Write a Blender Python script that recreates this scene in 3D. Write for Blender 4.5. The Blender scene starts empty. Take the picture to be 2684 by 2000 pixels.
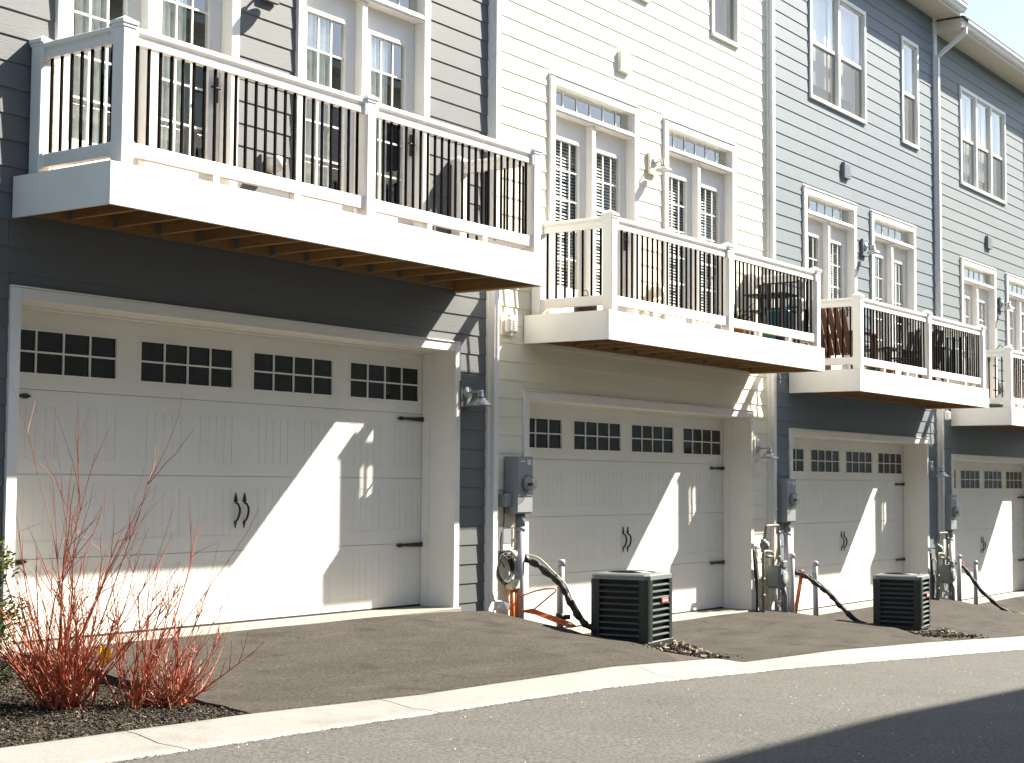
import bpy, bmesh, math, random
from mathutils import Vector, Matrix
random.seed(7)
R = math.radians
S = bpy.context.scene
COL = S.collection

# ------------------------------------------------------------------ camera
CAM = Vector((-6.1365, -8.8769, 1.1199))
YAW, PITCH, ROLL, FPX = 0.9554, 0.0653, 0.0067, 4098.23
fwd = Vector((math.sin(YAW)*math.cos(PITCH), math.cos(YAW)*math.cos(PITCH), math.sin(PITCH)))
rgt = Vector((math.cos(YAW), -math.sin(YAW), 0)); upv = rgt.cross(fwd)
r2 = rgt*math.cos(ROLL) + upv*math.sin(ROLL); u2 = upv*math.cos(ROLL) - rgt*math.sin(ROLL)
cd = bpy.data.cameras.new('camera'); cam = bpy.data.objects.new('camera', cd); COL.objects.link(cam)
cd.sensor_width = 36; cd.lens = FPX/2684*36; cd.clip_end = 2000; cd.clip_start = .05
m = Matrix((r2, u2, -fwd)).transposed().to_4x4(); m.translation = CAM; cam.matrix_world = m
S.camera = cam
S.render.resolution_x, S.render.resolution_y = 1024, 763

# ------------------------------------------------------------------ light
SUN = Vector((-1.83, 1.0, -1.81)).normalized()
elev = math.asin(-SUN.z); azim = math.atan2(-SUN.x, -SUN.y)
W = bpy.data.worlds.new('World'); S.world = W; W.use_nodes = True
nt = W.node_tree; bg = nt.nodes['Background']
sky = nt.nodes.new('ShaderNodeTexSky'); sky.sky_type = 'NISHITA'; sky.sun_disc = False
sky.sun_elevation = elev; sky.sun_rotation = azim; sky.air_density = 1.0; sky.dust_density = 1.0; sky.ozone_density = 1.0
nt.links.new(sky.outputs[0], bg.inputs[0]); bg.inputs[1].default_value = 0.074
sl = bpy.data.lights.new('sun', 'SUN'); sl.energy = 5.0; sl.angle = R(.53); sl.color = (1, .925, .80)
so = bpy.data.objects.new('sun', sl); COL.objects.link(so)
so.rotation_euler = SUN.to_track_quat('-Z', 'Y').to_euler(); so.location = (10, -8, 20)
S.view_settings.view_transform = 'Standard'; S.view_settings.look = 'None'
S.view_settings.exposure = 1.78; S.view_settings.gamma = 1.0; S.view_settings.use_curve_mapping = False

cy = S.cycles
cy.max_bounces = 6; cy.diffuse_bounces = 3; cy.glossy_bounces = 3; cy.transmission_bounces = 2; cy.transparent_max_bounces = 8
cy.caustics_reflective = False; cy.caustics_refractive = False; cy.use_denoising = True

# ------------------------------------------------------------------ materials
MATS = {}
def mat(name, col, rough=.6, metal=0, noise=0, nscale=8, bump=0, bscale=60, spec=.5, rnd=0, stretch=None, speck=None, coat=0, dirt=None, stain=None):
    if name in MATS: return MATS[name]
    M = bpy.data.materials.new(name); M.use_nodes = True; t = M.node_tree; N = t.nodes; L = t.links
    b = N['Principled BSDF']; b.inputs['Roughness'].default_value = rough; b.inputs['Metallic'].default_value = metal
    b.inputs['Specular IOR Level'].default_value = spec; b.inputs['Coat Weight'].default_value = coat
    c4 = (*col, 1); b.inputs['Base Color'].default_value = c4
    tc = N.new('ShaderNodeTexCoord'); out = None
    vec = tc.outputs['Object']
    geo = N.new('ShaderNodeNewGeometry'); vec = geo.outputs['Position']
    if stretch:
        mp = N.new('ShaderNodeMapping'); mp.inputs['Scale'].default_value = stretch
        L.new(vec, mp.inputs[0]); vec = mp.outputs[0]
    if noise or rnd or speck or dirt or stain:
        mul = N.new('ShaderNodeMix'); mul.data_type = 'RGBA'; mul.blend_type = 'MULTIPLY'; mul.inputs[0].default_value = 1
        mul.inputs[6].default_value = c4
        acc = None
        def mr(sock, a, bb):
            q = N.new('ShaderNodeMapRange'); q.inputs[3].default_value = a; q.inputs[4].default_value = bb
            L.new(sock, q.inputs[0]); return q.outputs[0]
        def times(a, bb):
            if a is None: return bb
            q = N.new('ShaderNodeMath'); q.operation = 'MULTIPLY'; L.new(a, q.inputs[0]); L.new(bb, q.inputs[1]); return q.outputs[0]
        if noise:
            n = N.new('ShaderNodeTexNoise'); n.inputs['Scale'].default_value = nscale; n.inputs['Detail'].default_value = 8
            n.inputs['Roughness'].default_value = .65
            L.new(vec, n.inputs[0])
            q = N.new('ShaderNodeMapRange'); q.inputs[1].default_value = .25; q.inputs[2].default_value = .75
            q.inputs[3].default_value = 1-noise; q.inputs[4].default_value = 1+noise; L.new(n.outputs[0], q.inputs[0]); acc = times(acc, q.outputs[0])
        if speck:
            n = N.new('ShaderNodeTexNoise'); n.inputs['Scale'].default_value = speck[0]; n.inputs['Detail'].default_value = 3
            L.new(vec, n.inputs[0])
            q = N.new('ShaderNodeMapRange'); q.inputs[1].default_value = .3; q.inputs[2].default_value = .7
            q.inputs[3].default_value = 1-speck[1]; q.inputs[4].default_value = 1+speck[1]; L.new(n.outputs[0], q.inputs[0]); acc = times(acc, q.outputs[0])
        if dirt:
            n = N.new('ShaderNodeTexNoise'); n.inputs['Scale'].default_value = dirt[0]; n.inputs['Detail'].default_value = 5
            L.new(vec, n.inputs[0])
            q = N.new('ShaderNodeMapRange'); q.inputs[1].default_value = .55; q.inputs[2].default_value = .8
            q.inputs[3].default_value = 1; q.inputs[4].default_value = 1-dirt[1]; L.new(n.outputs[0], q.inputs[0]); acc = times(acc, q.outputs[0])
        if stain:
            n = N.new('ShaderNodeTexNoise'); n.inputs['Scale'].default_value = stain[0]; n.inputs['Detail'].default_value = 2.5
            L.new(geo.outputs['Position'], n.inputs[0])
            q = N.new('ShaderNodeMapRange'); q.inputs[1].default_value = .60; q.inputs[2].default_value = .67
            q.inputs[3].default_value = 1; q.inputs[4].default_value = 1-stain[1]; L.new(n.outputs[0], q.inputs[0]); acc = times(acc, q.outputs[0])
        if rnd:
            oi = N.new('ShaderNodeObjectInfo'); acc = times(acc, mr(oi.outputs['Random'], 1-rnd, 1+rnd))
        L.new(acc, mul.inputs[7]); L.new(mul.outputs[2], b.inputs['Base Color'])
    if bump:
        n = N.new('ShaderNodeTexNoise'); n.inputs['Scale'].default_value = bscale; n.inputs['Detail'].default_value = 6
        L.new(vec, n.inputs[0]); bp = N.new('ShaderNodeBump'); bp.inputs['Strength'].default_value = bump; bp.inputs['Distance'].default_value = .01
        L.new(n.outputs[0], bp.inputs['Height']); L.new(bp.outputs[0], b.inputs['Normal'])
    MATS[name] = M; return M
def glassmat(name, tint, ior, rough=0.0, wav=0.0):
    M = bpy.data.materials.new(name); M.use_nodes = True; t = M.node_tree; N = t.nodes; L = t.links
    N.remove(N['Principled BSDF']); out = N['Material Output']
    geo = N.new('ShaderNodeNewGeometry'); dt = N.new('ShaderNodeVectorMath'); dt.operation = 'DOT_PRODUCT'
    L.new(geo.outputs['Normal'], dt.inputs[0]); L.new(geo.outputs['Incoming'], dt.inputs[1])
    def mth(op, a_, b_=None):
        q = N.new('ShaderNodeMath'); q.operation = op
        for i_, v_ in enumerate((a_, b_)):
            if v_ is None: continue
            if isinstance(v_, (int, float)): q.inputs[i_].default_value = v_
            else: L.new(v_, q.inputs[i_])
        return q.outputs[0]
    f0 = ((ior-1)/(ior+1))**2
    facing = mth('POWER', mth('SUBTRACT', 1.0, mth('ABSOLUTE', dt.outputs['Value'])), 5.0)
    fres = mth('ADD', mth('MULTIPLY', facing, 1-f0), f0)
    tr = N.new('ShaderNodeBsdfTransparent'); tr.inputs[0].default_value = (*tint, 1)
    gl = N.new('ShaderNodeBsdfGlossy'); gl.inputs['Roughness'].default_value = rough; gl.inputs[0].default_value = (.93, .98, 1, 1)
    mx = N.new('ShaderNodeMixShader'); L.new(fres, mx.inputs[0]); L.new(tr.outputs[0], mx.inputs[1]); L.new(gl.outputs[0], mx.inputs[2])
    L.new(mx.outputs[0], out.inputs[0])
    if wav:
        n = N.new('ShaderNodeTexNoise'); n.inputs['Scale'].default_value = 1.7; L.new(geo.outputs['Position'], n.inputs[0])
        bp = N.new('ShaderNodeBump'); bp.inputs['Strength'].default_value = wav; bp.inputs['Distance'].default_value = .02
        L.new(n.outputs[0], bp.inputs['Height']); L.new(bp.outputs[0], gl.inputs['Normal'])
    MATS[name] = M; return M

SIDE = [mat('siding_grey', (.116, .124, .125), .62, noise=.05, nscale=3, bump=.12, bscale=40, rnd=.035, stretch=(.25, 1, 3)),
        mat('siding_cream', (.82, .775, .62), .6, noise=.03, nscale=3, bump=.12, bscale=40, rnd=.02, stretch=(.25, 1, 3)),
        mat('siding_blue', (.142, .174, .193), .62, noise=.05, nscale=3, bump=.12, bscale=40, rnd=.03, stretch=(.25, 1, 3)),
        mat('siding_sage', (.156, .183, .190), .62, noise=.05, nscale=3, bump=.12, bscale=40, rnd=.03, stretch=(.25, 1, 3))]
TRIM = mat('trim_white', (.82, .80, .745), .5, noise=.03, nscale=4, dirt=(2.5, .05))
VINYL = mat('railing_vinyl', (.85, .84, .80), .35, noise=.02, nscale=3, dirt=(5, .06))
FASC = mat('fascia_paint', (.85, .84, .80), .45, noise=.03, nscale=1.5, dirt=(2.2, .10))
GAR = mat('garage_paint', (.82, .81, .745), .45, noise=.03, nscale=1.4, bump=.05, bscale=120, dirt=(1.6, .07))
GGLASS = mat('garage_glass', (.006, .008, .007), .06, spec=.38)
BLACK = mat('black_metal', (.012, .012, .012), .4)
BRONZE = mat('baluster_metal', (.004, .0032, .003), .8, spec=.04)
WOOD = mat('treated_wood', (.30, .17, .065), .7, noise=.25, nscale=6, rnd=.15, stretch=(3, 1, 6))
DECK = mat('deck_boards', (.33, .25, .19), .7, noise=.15, nscale=5, rnd=.12, stretch=(1, 6, 1))
GLASS = glassmat('window_glass', (.92, .955, .95), 2.6, 0.0, .03)
def screenmat():
    M = bpy.data.materials.new('insect_screen'); M.use_nodes = True; N = M.node_tree.nodes; L = M.node_tree.links; N.remove(N['Principled BSDF'])
    tr = N.new('ShaderNodeBsdfTransparent'); df = N.new('ShaderNodeBsdfDiffuse'); df.inputs[0].default_value = (.20, .205, .20, 1)
    mx = N.new('ShaderNodeMixShader'); mx.inputs[0].default_value = .45
    L.new(tr.outputs[0], mx.inputs[1]); L.new(df.outputs[0], mx.inputs[2]); L.new(mx.outputs[0], N['Material Output'].inputs[0]); MATS['insect_screen'] = M; return M
SHEET = screenmat()
ROOM = mat('room_wall', (.20, .19, .17), .8)
CURT = mat('curtain_lace', (.62, .64, .62), .8, noise=.22, nscale=14)
BLIND = mat('blind_slats', (.78, .76, .70), .5)
DRIVE = mat('driveway_asphalt', (.054, .048, .040), .9, spec=.15, noise=.30, nscale=1.6, bump=.6, bscale=60, speck=(45, .5), dirt=(1.5, .45), stretch=(.7, 2.0, 1), stain=(2.3, .28))
ROADM = mat('road_asphalt', (.095, .092, .084), .85, spec=.2, noise=.14, nscale=1.1, bump=.5, bscale=70, speck=(50, .45), dirt=(.7, .2), stain=(1.1, .12))
KERB = mat('kerb_concrete', (.225, .217, .20), .75, noise=.09, nscale=2.2, bump=.15, bscale=80, speck=(60, .12), dirt=(3, .22), stain=(2.7, .10))
APRON = mat('apron_concrete', (.27, .245, .205), .75, noise=.08, nscale=4, bump=.15, bscale=80, dirt=(4, .15))
SOIL = mat('soil', (.055, .042, .030), .95, noise=.35, nscale=14, bump=.8, bscale=60)
CHIP = mat('mulch_chip', (.034, .024, .014), .9, noise=.6, nscale=55)
GRAV = mat('rubble', (.30, .245, .17), .9, noise=.45, nscale=30)
GALV = mat('galvanised', (.50, .52, .52), .35, metal=.75)
METER = mat('meter_grey', (.27, .285, .295), .45, noise=.05, nscale=6)
METERD = mat('meter_grey_dark', (.16, .19, .20), .45)
PVC = mat('pvc_grey', (.40, .39, .42), .45, noise=.05, nscale=9)
PVCW = mat('pvc_white', (.66, .66, .63), .4)
BEIGE = mat('utility_beige', (.60, .56, .42), .5)
ORANGE = mat('orange_conduit', (.62, .15, .03), .5)
RUBBER = mat('black_rubber', (.017, .018, .016), .65, noise=.25, nscale=25, bump=.4, bscale=40)
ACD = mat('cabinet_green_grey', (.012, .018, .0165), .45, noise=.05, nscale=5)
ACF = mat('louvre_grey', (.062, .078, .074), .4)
ACT = mat('cabinet_top_lit_grey', (.17, .19, .185), .35, noise=.06)  # paler than the cabinet sides: sunlit sheen put into the top's colour
ACIN = mat('coil_black', (.006, .007, .007), .7)
REDL = mat('badge_red', (.55, .07, .06), .4)
PALE = mat('badge_pale', (.8, .55, .5), .4)
TWIG = mat('twig_red', (.38, .095, .045), .55, noise=.35, nscale=9, rnd=.2)
TWIGB = mat('twig_brown', (.26, .10, .05), .6, noise=.3, nscale=9, rnd=.25)
LEAF = mat('evergreen_leaf', (.095, .14, .018), .5, noise=.4, nscale=12)
YEL = mat('flag_yellow', (.75, .55, .01), .5)
TEAK = mat('chair_brown', (.10, .045, .022), .55, rnd=.1)
CHARC = mat('chair_black', (.016, .016, .016), .5)
TEAL = mat('pot_teal', (.05, .26, .25), .4)
BLUEP = mat('pot_blue', (.03, .13, .19), .35)
TERRA = mat('terracotta', (.32, .11, .05), .75, noise=.1)
SHING = mat('roof_shingle', (.045, .048, .055), .9, noise=.3, nscale=10, bump=.4)
SOFF = mat('soffit_vinyl', (.62, .58, .49), .6, noise=.03)
GUTT = mat('gutter_white', (.74, .73, .70), .4, noise=.03)
PLANT = mat('plant_green', (.04, .085, .03), .5, noise=.3)
GAS = mat('gas_meter_grey', (.19, .22, .205), .5, noise=.06)
PIPE = mat('pipe_grey', (.17, .155, .13), .5, noise=.25, nscale=20)

# ------------------------------------------------------------------ helpers
def bm_new(): return bmesh.new()
def box(bm, x0, x1, y0, y1, z0, z1):
    v = [bm.verts.new(p) for p in ((x0,y0,z0),(x1,y0,z0),(x1,y1,z0),(x0,y1,z0),(x0,y0,z1),(x1,y0,z1),(x1,y1,z1),(x0,y1,z1))]
    for f in ((0,3,2,1),(4,5,6,7),(0,1,5,4),(1,2,6,5),(2,3,7,6),(3,0,4,7)): bm.faces.new([v[i] for i in f])
    return v
def tube(bm, pts, r, n=8, cap=True):
    pts = [Vector(p) for p in pts]; rr = r if isinstance(r, (list, tuple)) else [r]*len(pts)
    prev = None; rings = []
    for i, p in enumerate(pts):
        d = (pts[min(i+1, len(pts)-1)] - pts[max(i-1, 0)]).normalized()
        if prev is None:
            a = Vector((0,0,1)) if abs(d.z) < .9 else Vector((1,0,0)); s = d.cross(a).normalized()
        else: s = (prev - d*prev.dot(d)).normalized()
        prev = s; t = d.cross(s)
        rings.append([bm.verts.new(p + (s*math.cos(2*math.pi*k/n) + t*math.sin(2*math.pi*k/n))*rr[i]) for k in range(n)])
    for a, b in zip(rings, rings[1:]):
        for k in range(n): f = bm.faces.new((a[k], a[(k+1)%n], b[(k+1)%n], b[k])); f.smooth = n > 5
    if cap: bm.faces.new(rings[0][::-1]); bm.faces.new(rings[-1])
def lathe(bm, prof, c=(0,0,0), axis='Z', n=20):
    c = Vector(c); rings = []
    for r, h in prof:
        ring = []
        for k in range(n):
            a = 2*math.pi*k/n; x, y = r*math.cos(a), r*math.sin(a)
            p = Vector((x, y, h)) if axis == 'Z' else (Vector((x, h, y)) if axis == 'Y' else Vector((h, x, y)))
            ring.append(bm.verts.new(c+p))
        rings.append(ring)
    for a, b in zip(rings, rings[1:]):
        for k in range(n):
            f = bm.faces.new((a[k], a[(k+1)%n], b[(k+1)%n], b[k])); f.smooth = True
    for ring in (rings[0], rings[-1]):
        try: bm.faces.new(ring)
        except Exception: pass
def mesh(name, bm, material, bevel=0, seg=1):
    if bevel: bmesh.ops.bevel(bm, geom=list(bm.edges), offset=bevel, segments=seg, affect='EDGES', clamp_overlap=True)
    bmesh.ops.recalc_face_normals(bm, faces=bm.faces)
    me = bpy.data.meshes.new(name); bm.to_mesh(me); bm.free()
    if material: me.materials.append(material)
    return me
def link(name, me, parent=None, loc=(0,0,0), scale=None, rot=None):
    o = bpy.data.objects.new(name, me); COL.objects.link(o); o.location = loc
    if scale: o.scale = scale
    if rot: o.rotation_euler = rot
    if parent: o.parent = parent
    return o
def part(name, bm, material, parent=None, bevel=0, **k): return link(name, mesh(name, bm, material, bevel), parent, **k)
def bpart(name, dims, material, parent=None, bevel=0, **k):
    bm = bm_new(); box(bm, *dims); return part(name, bm, material, parent, bevel, **k)
def tag(o, label=None, cat=None, group=None, kind=None):
    if label: o['label'] = label
    if cat: o['category'] = cat
    if group: o['group'] = group
    if kind: o['kind'] = kind
    return o
def thing(name, label, cat, loc=(0,0,0), group=None, rz=0):
    o = bpy.data.objects.new(name, None); COL.objects.link(o); o.location = loc; o.rotation_euler = (0,0,rz)
    o.empty_display_size = .2; return tag(o, label, cat, group)
CACHE = {}
def cached(key, fn):
    if key not in CACHE: CACHE[key] = fn()
    return CACHE[key]
def holes(bm, x0, x1, z0, z1, hs, y, depth):
    """a slab face (normal -y) with rectangular holes and reveals"""
    hs = [(max(a, x0), min(b, x1), max(c, z0), min(d, z1)) for a, b, c, d in hs if b > x0 and a < x1 and d > z0 and c < z1]
    xs = sorted({x0, x1, *[h[0] for h in hs], *[h[1] for h in hs]}); zs = sorted({z0, z1, *[h[2] for h in hs], *[h[3] for h in hs]})
    def solid(i, j):
        if i < 0 or j < 0 or i >= len(xs)-1 or j >= len(zs)-1: return False
        cx, cz = (xs[i]+xs[i+1])/2, (zs[j]+zs[j+1])/2
        return not any(a < cx < b and c < cz < d for a, b, c, d in hs)
    V = {}
    def v(i, j, k):
        if (i, j, k) not in V: V[i, j, k] = bm.verts.new((xs[i], y + depth*k, zs[j]))
        return V[i, j, k]
    for i in range(len(xs)-1):
        for j in range(len(zs)-1):
            if not solid(i, j): continue
            bm.faces.new((v(i,j,0), v(i+1,j,0), v(i+1,j+1,0), v(i,j+1,0)))
            bm.faces.new((v(i,j,1), v(i,j+1,1), v(i+1,j+1,1), v(i+1,j,1)))
            for (di, dj, a, b) in ((-1,0,(0,1),(0,0)), (1,0,(1,0),(1,1)), (0,-1,(0,0),(1,0)), (0,1,(1,1),(0,1))):
                if not solid(i+di, j+dj):
                    p, q = (i+a[0], j+a[1]), (i+b[0], j+b[1])
                    bm.faces.new((v(*p,0), v(*q,0), v(*q,1), v(*p,1)))

# ------------------------------------------------------------------ ground levels
PW = 6.1
FK = [0.0, -.389, -.568, -.792]
def interp(x, xs, ys):
    if x <= xs[0]: return ys[0] + (x-xs[0])*(ys[1]-ys[0])/(xs[1]-xs[0])
    if x >= xs[-1]: return ys[-1] + (x-xs[-1])*(ys[-1]-ys[-2])/(xs[-1]-xs[-2])
    for a, b, c, d in zip(xs, xs[1:], ys, ys[1:]):
        if x <= b: return c + (d-c)*(x-a)/(b-a)
KBX = [-8,-1.35,.31,1.86,4.22,5.89,6.37,8.42,10.97,14.44,20,40]; KBZ = [0,-.16,-.19,-.245,-.28,-.36,-.44,-.5,-.62,-.81,-1.13,-2.3]
KFX = [-30,-8,-1.1,1.2,3.4,6.5,12.8,40]; KFZ = [.6,-.04,-.21,-.262,-.315,-.462,-.82,-2.4]
def kb(x): return interp(x, KBX, KBZ)
def kf(x): return interp(x, KFX, KFZ)
def zw(x):
    if x <= 5.4: return -.05
    for i in range(3):
        a, b = PW*i+5.4, PW*(i+1)+.8
        if x <= a: return FK[i]-.05
        if x <= b: return FK[i]-.05 + (FK[i+1]-FK[i])*((x-a)/(b-a))**2
    return FK[3]-.05
def terr(x, y):
    t = min(max(-y/2.5, 0), 1); return zw(x)*(1-t) + kb(x)*t - .08*(1-t) - .012
def grid(name, xs, ysf, zf, material, nx_smooth=True):
    """sheet from list of x stations; ysf(x) gives list of y"""
    bm = bm_new(); rows = [[bm.verts.new((x, y, zf(x, y))) for y in ysf(x)] for x in xs]
    for a, b in zip(rows, rows[1:]):
        for j in range(len(a)-1): bm.faces.new((a[j], b[j], b[j+1], a[j+1]))
    for f in bm.faces: f.smooth = True
    return mesh(name, bm, material)
def frange(a, b, n): return [a+(b-a)*i/n for i in range(n+1)]

# big base sheet to the horizon, a little below everything, falling with the street
bm = bm_new(); vs = [bm.verts.new((x, y, -.9 - .0525*(x-6)*(1 if abs(x) < 900 else 1))) for x, y in ((-500,-500),(500,-500),(500,500),(-500,500))]; bm.faces.new(vs)
tag(part('ground', bm, mat('grass_ground', (.035, .05, .018), .95, noise=.3, nscale=2)), kind='structure')
# road
g = grid('road', frange(-30, 46, 190), lambda x: [-9.7,-8,-6,-4.5,-3.0], lambda x, y: kf(x) - .006*(min(-3-y, 3)), ROADM)
tag(link('road', g), kind='structure')
# soil between the driveways and under them
g = grid('planting_soil', frange(-8, 25, 330), lambda x: [-2.5 + 2.9*j/12 for j in range(13)], terr, SOIL)
tag(link('planting_soil', g), kind='structure')
# kerb with its cast sections
kbase = tag(link('kerb', grid('kerb', frange(-12, 30, 168), lambda x: [-3.0, -2.5], lambda x, y: (kf(x) if y < -2.7 else kb(x)) - .03, SOIL)), kind='structure')
J = [-12.6,-9.6,-6.6,-3.6,-.6,1.43,4.45,6.21,9.1,11.82,14.8,17.8,20.8,23.8,26.8]
for a, b in zip(J, J[1:]):
    bm = bm_new(); rows = []
    for x in frange(a+.006, b-.006, 14):
        w = .008*math.sin(x*3.1) + .005*math.sin(x*9.7)
        pr = [(-3.0+w, kf(x)-.05), (-3.0+w, kf(x)+.006), (-2.93, kf(x)+.011), (-2.78, kf(x)*.6+kb(x)*.4-.004), (-2.62, kb(x)-.002), (-2.535, kb(x)+.004), (-2.5+w*.5, kb(x)), (-2.5+w*.5, kb(x)-.06)]
        rows.append([bm.verts.new((x, y, z)) for y, z in pr])
    for p, q in zip(rows, rows[1:]):
        for j in range(len(p)-1): f = bm.faces.new((p[j], q[j], q[j+1], p[j+1])); f.smooth = True
    for rw in (rows[0], rows[-1]): bm.faces.new([bm.verts.new(v.co) for v in rw])
    part('kerb_section', bm, KERB, kbase)
# driveways and aprons
LE = {0: [(-.05,.62),(-1.05,.58),(-2.04,.42),(-2.5,.34)]}
def edge(pts, y):
    for (ya, xa), (yb, xb) in zip(pts, pts[1:]):
        if y >= yb: return xa + (xb-xa)*(ya-y)/(ya-yb) if y < ya else xa
    return pts[-1][1]
for k in range(4):
    x0 = k*PW; lp = LE.get(k, [(-.05,.72),(-1.3,.62),(-1.9,.25),(-2.5,-.35)]); rp = [(-.05,5.97),(-.3,6.22),(-.6,6.56),(-1.1,6.66),(-1.5,6.45),(-1.9,5.98),(-2.5,5.28)]
    dp = .15*((FK[k]-FK[k+1])/.389 if k < 3 else .5)
    bm = bm_new(); rows = []
    for y in frange(-.06, -2.497, 18):
        wl = .02*math.sin(y*7+k)+.012*math.sin(y*19); l = x0+edge(lp, y)+wl; r = x0+edge(rp, y)+wl*.8; t = (-y-.05)/2.45
        row = []
        for i in range(25):
            x = l+(r-l)*i/24; zz = (FK[k]-.035)*(1-t) + (kb(x)-.004)*t + .004*math.sin(x*5+y*3) - dp*(.35+.65*min(1, t/.28))*(1-t)*max(0, (x-x0-4.6)/1.5)**1.3
            row.append((x, y, zz))
        row = [(l-.03, y, row[0][2]-.09), row[0]] + row + [row[-1], (r+.035, y, row[-1][2]-.10)]
        rows.append([bm.verts.new(p) for p in row])
    for a, b in zip(rows, rows[1:]):
        for j in range(len(a)-1):
            if j in (1, len(a)-3): continue
            f = bm.faces.new((a[j], a[j+1], b[j+1], b[j])); f.smooth = 0 < j < len(a)-2
    tag(part('driveway', bm, DRIVE), kind='structure')
    bm = bm_new(); box(bm, x0+.52, x0+5.53, -.075, .42, FK[k]-.25, FK[k]-.028)
    tag(part('concrete_apron', bm, APRON, bevel=.006), kind='structure')

# ------------------------------------------------------------------ townhouses
BE = .1805
def board_mesh(mt):
    bm = bm_new()
    pr = [(-.0105,0),(-.0112,.003),(-.0025,BE+.003),(.004,BE+.003),(.004,0)]
    a = [bm.verts.new((0,y,z)) for y, z in pr]; b = [bm.verts.new((1,y,z)) for y, z in pr]
    for i in range(5): bm.faces.new((a[i], b[i], b[(i+1)%5], a[(i+1)%5]))
    bm.faces.new(a[::-1]); bm.faces.new(b)
    return mesh('siding_board', bm, mt)
DOORA = [.82,.93,.97,1.05]; DOORB = [3.26,3.29,3.30,3.41]; DW = 1.77
DZ0, DZ1 = 3.20, 5.72
WZ0, WZ1, WZM = 6.98, 8.66, 7.80
WIN = [[(1.1,3.0,2),(4.48,5.2,1)], [(1.05,2.95,2),(4.46,5.18,1)], [(1.2,3.15,2),(4.57,5.27,1)], [(1.1,3.47,3),(4.62,5.34,1)]]
ZTOP = 9.28
GT = 2.433; GL, GR = .5, 5.544; OL, OR_, OT = .585, 5.465, 2.352

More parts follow.
